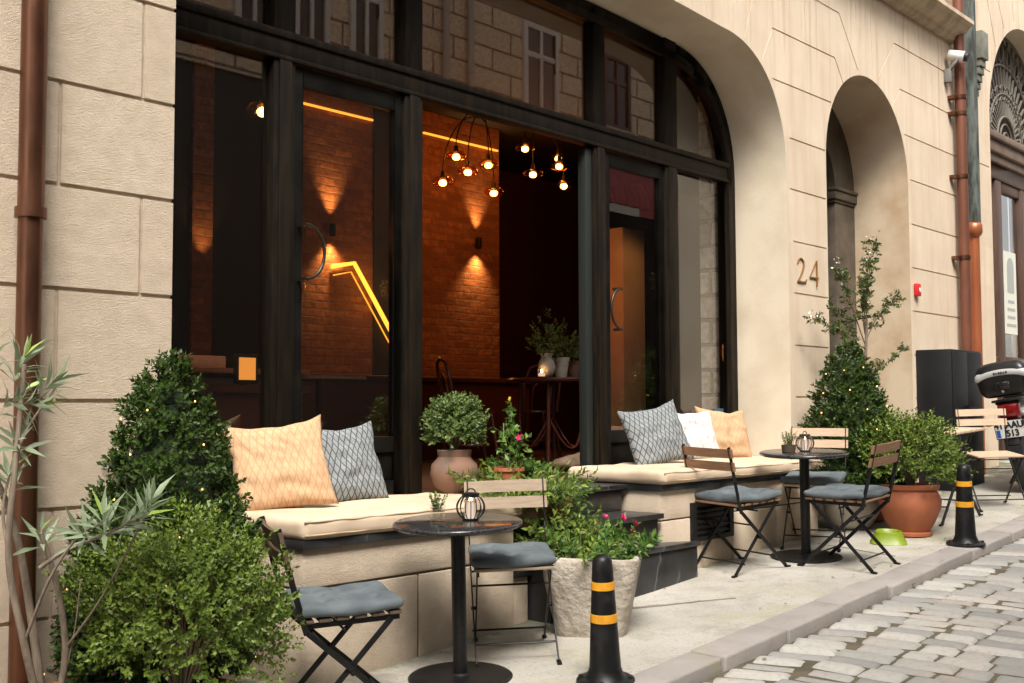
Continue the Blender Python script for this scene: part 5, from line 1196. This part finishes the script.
def bp(name, m, fn, par=bike, **k):
    b = MB(); fn(b); return b.build(name, m, par, local=True, **k)
bp('rear_mudguard', PBLK, lambda b: b.add([(.36*math.cos(a)+0, s*.075*(1 if r_ else 1), .31+(.36+.0*r_)*math.sin(a)) for a in np.linspace(rad(70), rad(172), 12) for s in (-1, 1) for r_ in (0,)]+[(.352*math.cos(a), s*.07, .31+.352*math.sin(a)) for a in np.linspace(rad(70), rad(172), 12) for s in (-1, 1)],
   [(2*i, 2*i+1, 2*i+3, 2*i+2) for i in range(11)]+[(24+2*i, 24+2*i+2, 24+2*i+3, 24+2*i+1) for i in range(11)]+[(0, 24, 25, 1), (22, 23, 47, 46)]+[(2*i, 2*i+2, 26+2*i, 24+2*i) for i in range(11)]+[(2*i+1, 25+2*i, 27+2*i, 2*i+3) for i in range(11)]), smooth=60)
bp('swingarm', ALU, lambda b: (b.bar((0, .10, .31), (.5, .09, .38), .03, .05), b.bar((0, -.10, .31), (.5, -.09, .38), .03, .05)), bevel=.005)
bp('tail_fairing', WHITEP, lambda b: b.hexa([(-.18, -.07, .74), (.25, -.15, .62), (.25, .15, .62), (-.18, .07, .74)], [(-.22, -.06, .82), (.25, -.13, .80), (.25, .13, .80), (-.22, .06, .82)]), bevel=.02, seg=3)
bp('tail_light', REDL, lambda b: (b.hexa([(-.28, -.075, .70), (-.20, -.09, .68), (-.20, .09, .68), (-.28, .075, .70)], [(-.285, -.09, .825), (-.20, -.10, .83), (-.20, .10, .83), (-.285, .09, .825)])), bevel=.015, seg=3)
bp('tail_housing', PBLK, lambda b: (b.hexa([(-.27, -.105, .832), (.1, -.13, .78), (.1, .13, .78), (-.27, .105, .832)], [(-.25, -.105, .85), (.1, -.13, .85), (.1, .13, .85), (-.25, .105, .85)]), b.bar((-.24, 0, .70), (-.33, 0, .45), .12, .02, (1, 0, 0))), bevel=.008)
for s in (-1, 1): bp('indicator', mat('amber_lens', (.45, .14, .01), .2), lambda b: (b.bar((-.25, s*.06, .66), (-.25, s*.15, .665), .02, .02), b.ball((-.25, s*.19, .665), .035, 10, sq=(.8, 1.3, .7))), smooth=60)
pl = bp('number_plate', PLATEW, lambda b: b.hexa([(-.335, -.122, .49), (-.330, -.122, .49), (-.330, .122, .49), (-.335, .122, .49)], [(-.365, -.122, .645), (-.360, -.122, .645), (-.360, .122, .645), (-.365, .122, .645)]))
bp('plate_frame', PLATEK, lambda b: b.hexa([(-.3285, -.130, .482), (-.322, -.130, .482), (-.322, .130, .482), (-.3285, .130, .482)], [(-.3585, -.130, .652), (-.352, -.130, .652), (-.352, .130, .652), (-.3585, .130, .652)]), pl)
bp('country_band', PLATEB, lambda b: b.hexa([(-.3368, .085, .495), (-.336, .085, .495), (-.336, .118, .495), (-.3368, .118, .495)], [(-.3515, .085, .565), (-.350, .085, .565), (-.350, .118, .565), (-.3515, .118, .565)]), pl)
def text_mesh(body, size):
    cu_ = bpy.data.curves.new('txt', 'FONT'); cu_.body = body; cu_.size = size; cu_.align_x = 'CENTER'; cu_.extrude = .0006; cu_.offset = .0035
    o = bpy.data.objects.new('txt', cu_); COL.objects.link(o); bpy.context.view_layer.update()
    me = bpy.data.meshes.new_from_object(o.evaluated_get(bpy.context.evaluated_depsgraph_get())); bpy.data.objects.remove(o); bpy.data.curves.remove(cu_); return me
def text_part(name, body, size, m, par, fn, sx=1.):
    me = text_mesh(body, size); me.name = name
    for v in me.vertices: v.co = fn(v.co.x*sx, v.co.y, v.co.z)
    me.materials.clear(); me.materials.append(m); o = bpy.data.objects.new(name, me); COL.objects.link(o); o.parent = par; return o
def onplate(z0, y0=0): return lambda a, b_, c: Vector((-.3355-(.030/.155)*(z0+b_-.49)-.0012-c, -a+y0, z0+b_))
for bod, z0, y0 in (('41 AAU', .578, 0.), ('513', .503, -.02)):
    text_part('plate_lettering', bod, .082, PLATEK, pl, onplate(z0, y0), .92)
pl.location.z += .035
# top box
def boxfn(q, p): 
    k_ = 1+.13*(min(1, (q.z+.16)/.20)-1)*1.0 if q.z < .04 else 1-.9*(q.z-.04)**1.3
    return Vector((q.x*k_+.02*(q.z), q.y*k_*(1+.06*(-p[0])*0), q.z+.025*(1-p[1]**2)*max(0, p[2])))
tb_ = bp('top_box', PBLK, lambda b: softbox(b, (.21, .232, .15), .075, (20, 24, 16), boxfn, (-.12, 0, 1.045)), smooth=60)
bp('lid_band', SILV, lambda b: softbox(b, (.214, .236, .040), .030, (20, 24, 5), lambda q, p: (lambda v: Vector((v.x*(1-.25*(q.z+.04)), v.y*(1-.25*(q.z+.04)), v.z-.035*(abs(p[1])**2))))(Vector((q.x, q.y, q.z))), (-.12, 0, 1.118)), tb_, smooth=60)
bp('lock_plate', GLOSSB, lambda b: (b.box(-.336, -.30, -.07, .07, .965, 1.03), b.box(-.342, -.33, -.055, .055, 1.0, 1.035)), tb_, bevel=.006)
bp('lock', ALU, lambda b: (b.lathe([(0, 0), (.012, 0), (.012, .01), (0, .012)], n=12), setattr(b, 'v', [(-.333-p[2]*.8, p[0], .945+p[1]) for p in b.v])), tb_)
b = MB()
for i, (wd, hh) in enumerate(((.014, .02), (.010, .016), (.014, .02), (.012, .02), (.010, .018), (.014, .02))): b.box(-.3345, -.328, .055-i*.021-wd, .055-i*.021, 1.105, 1.105+hh)
b.v = [(v[0]+.014*(1.10-v[2])*0-.004, v[1], v[2]) for v in b.v]; b.build('maker_mark', PLATEK, tb_, local=True)
bp('luggage_rack', PBLK, lambda b: (b.bar((-.3, .1, .86), (.2, .1, .84), .02, .02), b.bar((-.3, -.1, .86), (.2, -.1, .84), .02, .02), b.box(-.28, .05, -.13, .13, .852, .872)), bevel=.004)
bp('seat', PBLK, lambda b: softbox(b, (.36, .14, .06), .05, (16, 10, 5), lambda q, p: Vector((q.x, q.y, q.z+.05*(p[0]**2)*(-1 if p[0] > 0 else .4))), (.50, 0, .82)), smooth=60)
bp('fuel_tank', WHITEP, lambda b: softbox(b, (.22, .16, .13), .10, (14, 12, 9), lambda q, p: Vector((q.x, q.y*(1-.25*max(0, -p[0])), q.z)), (.98, 0, .90)), smooth=60)
bp('engine', ALU, lambda b: (b.box(.45, .85, -.15, .15, .22, .48), b.box(.62, .80, -.10, .10, .48, .70)), bevel=.03, seg=3)
bp('exhaust', ALU, lambda b: b.tube([(.75, -.14, .3), (.45, -.17, .24), (.1, -.19, .33), (-.25, -.20, .42)], [.025, .03, .05, .055], 14), smooth=60)
for s in (-1, 1):
    bp('fork_leg', ALU, lambda b: b.tube([(1.40, s*.09, .30), (1.16, s*.09, 1.0)], .022, 10), smooth=60)
    bp('mirror', PBLK, lambda b: (b.tube([(1.1, s*.20, 1.04), (1.08, s*.22, 1.11)], .006, 6), b.ball((1.08, s*.22, 1.12), .06, 10, sq=(.3, 1.1, .7))), smooth=60)
    bp('handlebar_grip', RUBBER, lambda b: b.tube([(1.04, s*.26, 1.02), (.98, s*.38, 1.02)], .018, 10), smooth=60)
bp('handlebar', GLOSSB, lambda b: b.tube([(1.04, -.27, 1.02), (1.12, -.1, 1.02), (1.12, .1, 1.02), (1.04, .27, 1.02)], .012, 8), smooth=60)
bp('headlight', ALU, lambda b: b.ball((1.28, 0, .92), .10, 14, sq=(.8, 1, 1)), smooth=60)
bp('frame', GLOSSB, lambda b: (b.bar((.1, .12, .72), (.9, .12, .74), .03, .04), b.bar((.1, -.12, .72), (.9, -.12, .74), .03, .04), b.bar((1.2, 0, .95), (.55, 0, .4), .05, .05), b.bar((.15, .11, .70), (.5, .1, .36), .025, .025), b.bar((.15, -.11, .70), (.5, -.1, .36), .025, .025)), bevel=.005)
bp('side_stand', IRON, lambda b: b.bar((.55, .12, .28), (.42, .26, .045), .02, .02))

# ------------------------------------------------------------------ the house across the street (seen in the window reflections)
ob_ = thing('opposite_building', 'stone house across the street with a red awning, mirrored in the cafe glass', 'building', (10, -2.6, 0))
OPST = brick_mat('opposite_ashlar', (.78, .65, .48), (.70, .57, .42), (.13, .09, .065), 1., .9, .355, .022)
OPBR = brick_mat('opposite_quoin', (.60, .53, .40), (.47, .41, .30), (.15, .13, .10), 1., .42, .30, .03)
YO = -2.6
def opart(name, m, fn, par=ob_, **k):
    b = MB(); fn(b); return b.build(name, m, par, **k)
H_ = 8.6
opart('wall', OPST, lambda b: (b.box(-10, 30, YO-.6, YO, 5.62, H_), b.box(15.9, 16.45, YO-.6, YO, -.5, 5.62)))
opart('shopfront', mat('dark_shopfront', (.030, .034, .032), .5), lambda b: b.box(-10, 15.9, YO-.6, YO-.05, -1, 5.62))
opart('shop_opening', DARKWALL, lambda b: b.box(16.45, 19.0, YO-.6, YO-.3, -.5, 5.62))
opart('grey_pier', mat('grey_render', (.20, .185, .165), .9), lambda b: b.box(19.0, 19.75, YO-.6, YO+.01, -.5, 5.62))
opart('quoin', OPBR, lambda b: b.box(19.75, 30, YO-.6, YO+.02, -.5, 8.0))
opart('cornice', CORN, lambda b: (b.box(-10, 30, YO-.6, YO+.35, H_, H_+.14), b.box(-10, 30, YO-.6, YO+.22, H_-.14, H_)), bevel=.02)
def owin(x0, x1, z0, z1, m, mid=None):
    f = opart('window', m, lambda b: (b.box(x0, x0+.09, YO+.002, YO+.06, z0, z1), b.box(x1-.09, x1, YO+.002, YO+.06, z0, z1), b.box(x0+.09, x1-.09, YO+.002, YO+.06, z1-.09, z1), b.box(x0+.09, x1-.09, YO+.002, YO+.06, z0, z0+.09), b.box((x0+x1)/2-.03, (x0+x1)/2+.03, YO+.002, YO+.055, z0+.09, z1-.09), b.box(x0+.09, x1-.09, YO+.003, YO+.05, z0+(z1-z0)*.62, z0+(z1-z0)*.68)), bevel=.005)
    opart('pane', mat('dark_pane', (.035, .035, .035), .2), lambda b: b.box(x0+.05, x1-.05, YO+.004, YO+.02, z0+.05, z1-.05), f)
    opart('sill', CORN, lambda b: b.box(x0-.08, x1+.08, YO+.002, YO+.14, z0-.09, z0-.005), f)
WWIN = mat('white_window_paint', (.62, .60, .56), .5); BWIN = mat('brown_window_paint', (.07, .028, .022), .45)
owin(14.33, 15.24, 6.22, 7.75, WWIN); owin(16.55, 17.37, 6.35, 7.72, BWIN); owin(18.3, 19.1, 6.35, 7.72, BWIN)
for x0 in (8.6, 9.55, 10.55): owin(x0, x0+.62, 6.15, 7.75, WWIN)
for x0 in (-6, -3, 0, 3, 6): owin(x0, x0+.9, 6.2, 7.7, WWIN)
opart('gutter_pipe', mat('grey_pipe', (.42, .39, .35), .6), lambda b: (b.tube([(12.45, YO+.08, -.5), (12.45, YO+.08, H_-.15)], .055, 12), b.tube([(13.0, YO+.08, 0), (13.0, YO+.08, H_-.15)], .055, 12), b.tube([(13.0, YO+.08, 6.55), (13.0, YO+.08, 6.62)], .075, 12)), smooth=60)
AWN = mat('red_awning_canvas', (.40, .095, .10), .8, col2=(.32, .075, .08), ns=2, nst=(6, 1, 1))
def awn(b):
    n = 28; m_ = 10
    def P_(i, j):
        xx = 15.35+2.5*i/n; a = math.pi/2*j/m_; sc_ = .03*math.cos(2*math.pi*i)*0+.02*abs(math.sin(math.pi*i/1.0))*0
        bul = .05*abs(math.sin(math.pi*i/4))*math.sin(a); return (xx, YO+.02+(.85+bul)*math.sin(a), 4.72+(.80+bul)*math.cos(a))
    vs = [P_(i, j) for i in range(n+1) for j in range(m_+1)]; b.add(vs, [(i*(m_+1)+j, (i+1)*(m_+1)+j, (i+1)*(m_+1)+j+1, i*(m_+1)+j+1) for i in range(n) for j in range(m_)])
    b.box(15.35, 17.85, YO+.865, YO+.885, 4.58, 4.72)
    for i in range(0, n+1, 4): b.tube([(P_(i, j)[0], P_(i, j)[1]+.004, P_(i, j)[2]+.004) for j in range(m_+1)], .012, 5)
opart('awning', AWN, awn, smooth=50)
opart('shop_sign', mat('sign_white', (.55, .54, .50), .6), lambda b: b.box(15.4, 16.35, YO+.89, YO+.91, 4.56, 4.70))

# a few dry leaves blown along kerb and wall
n_ = 44
lx = NP.uniform(4.3, 11, n_); ly = np.where(NP.random(n_) < .45, NP.normal(3.16, .06, n_), np.where(NP.random(n_) < .5, NP.normal(2.86, .05, n_), NP.normal(4.02, .06, n_)))
lz = np.array([g(a, b_)+(.010 if b_ > 2.91 else -.035) for a, b_ in zip(lx, ly)])
ND = NP.normal(0, 1, (n_, 3)); ND[:, 2] *= .15; NN = NP.normal(0, .25, (n_, 3)); NN[:, 2] = 1
tag(leaf_obj('leaf_litter', np.column_stack([lx, ly, lz]), ND, NN, NP.uniform(.02, .042, n_), NP.uniform(.010, .02, n_), mat('dry_leaf', (.24, .16, .06), .8, col2=(.12, .075, .03), ns=9), None), kind='stuff')
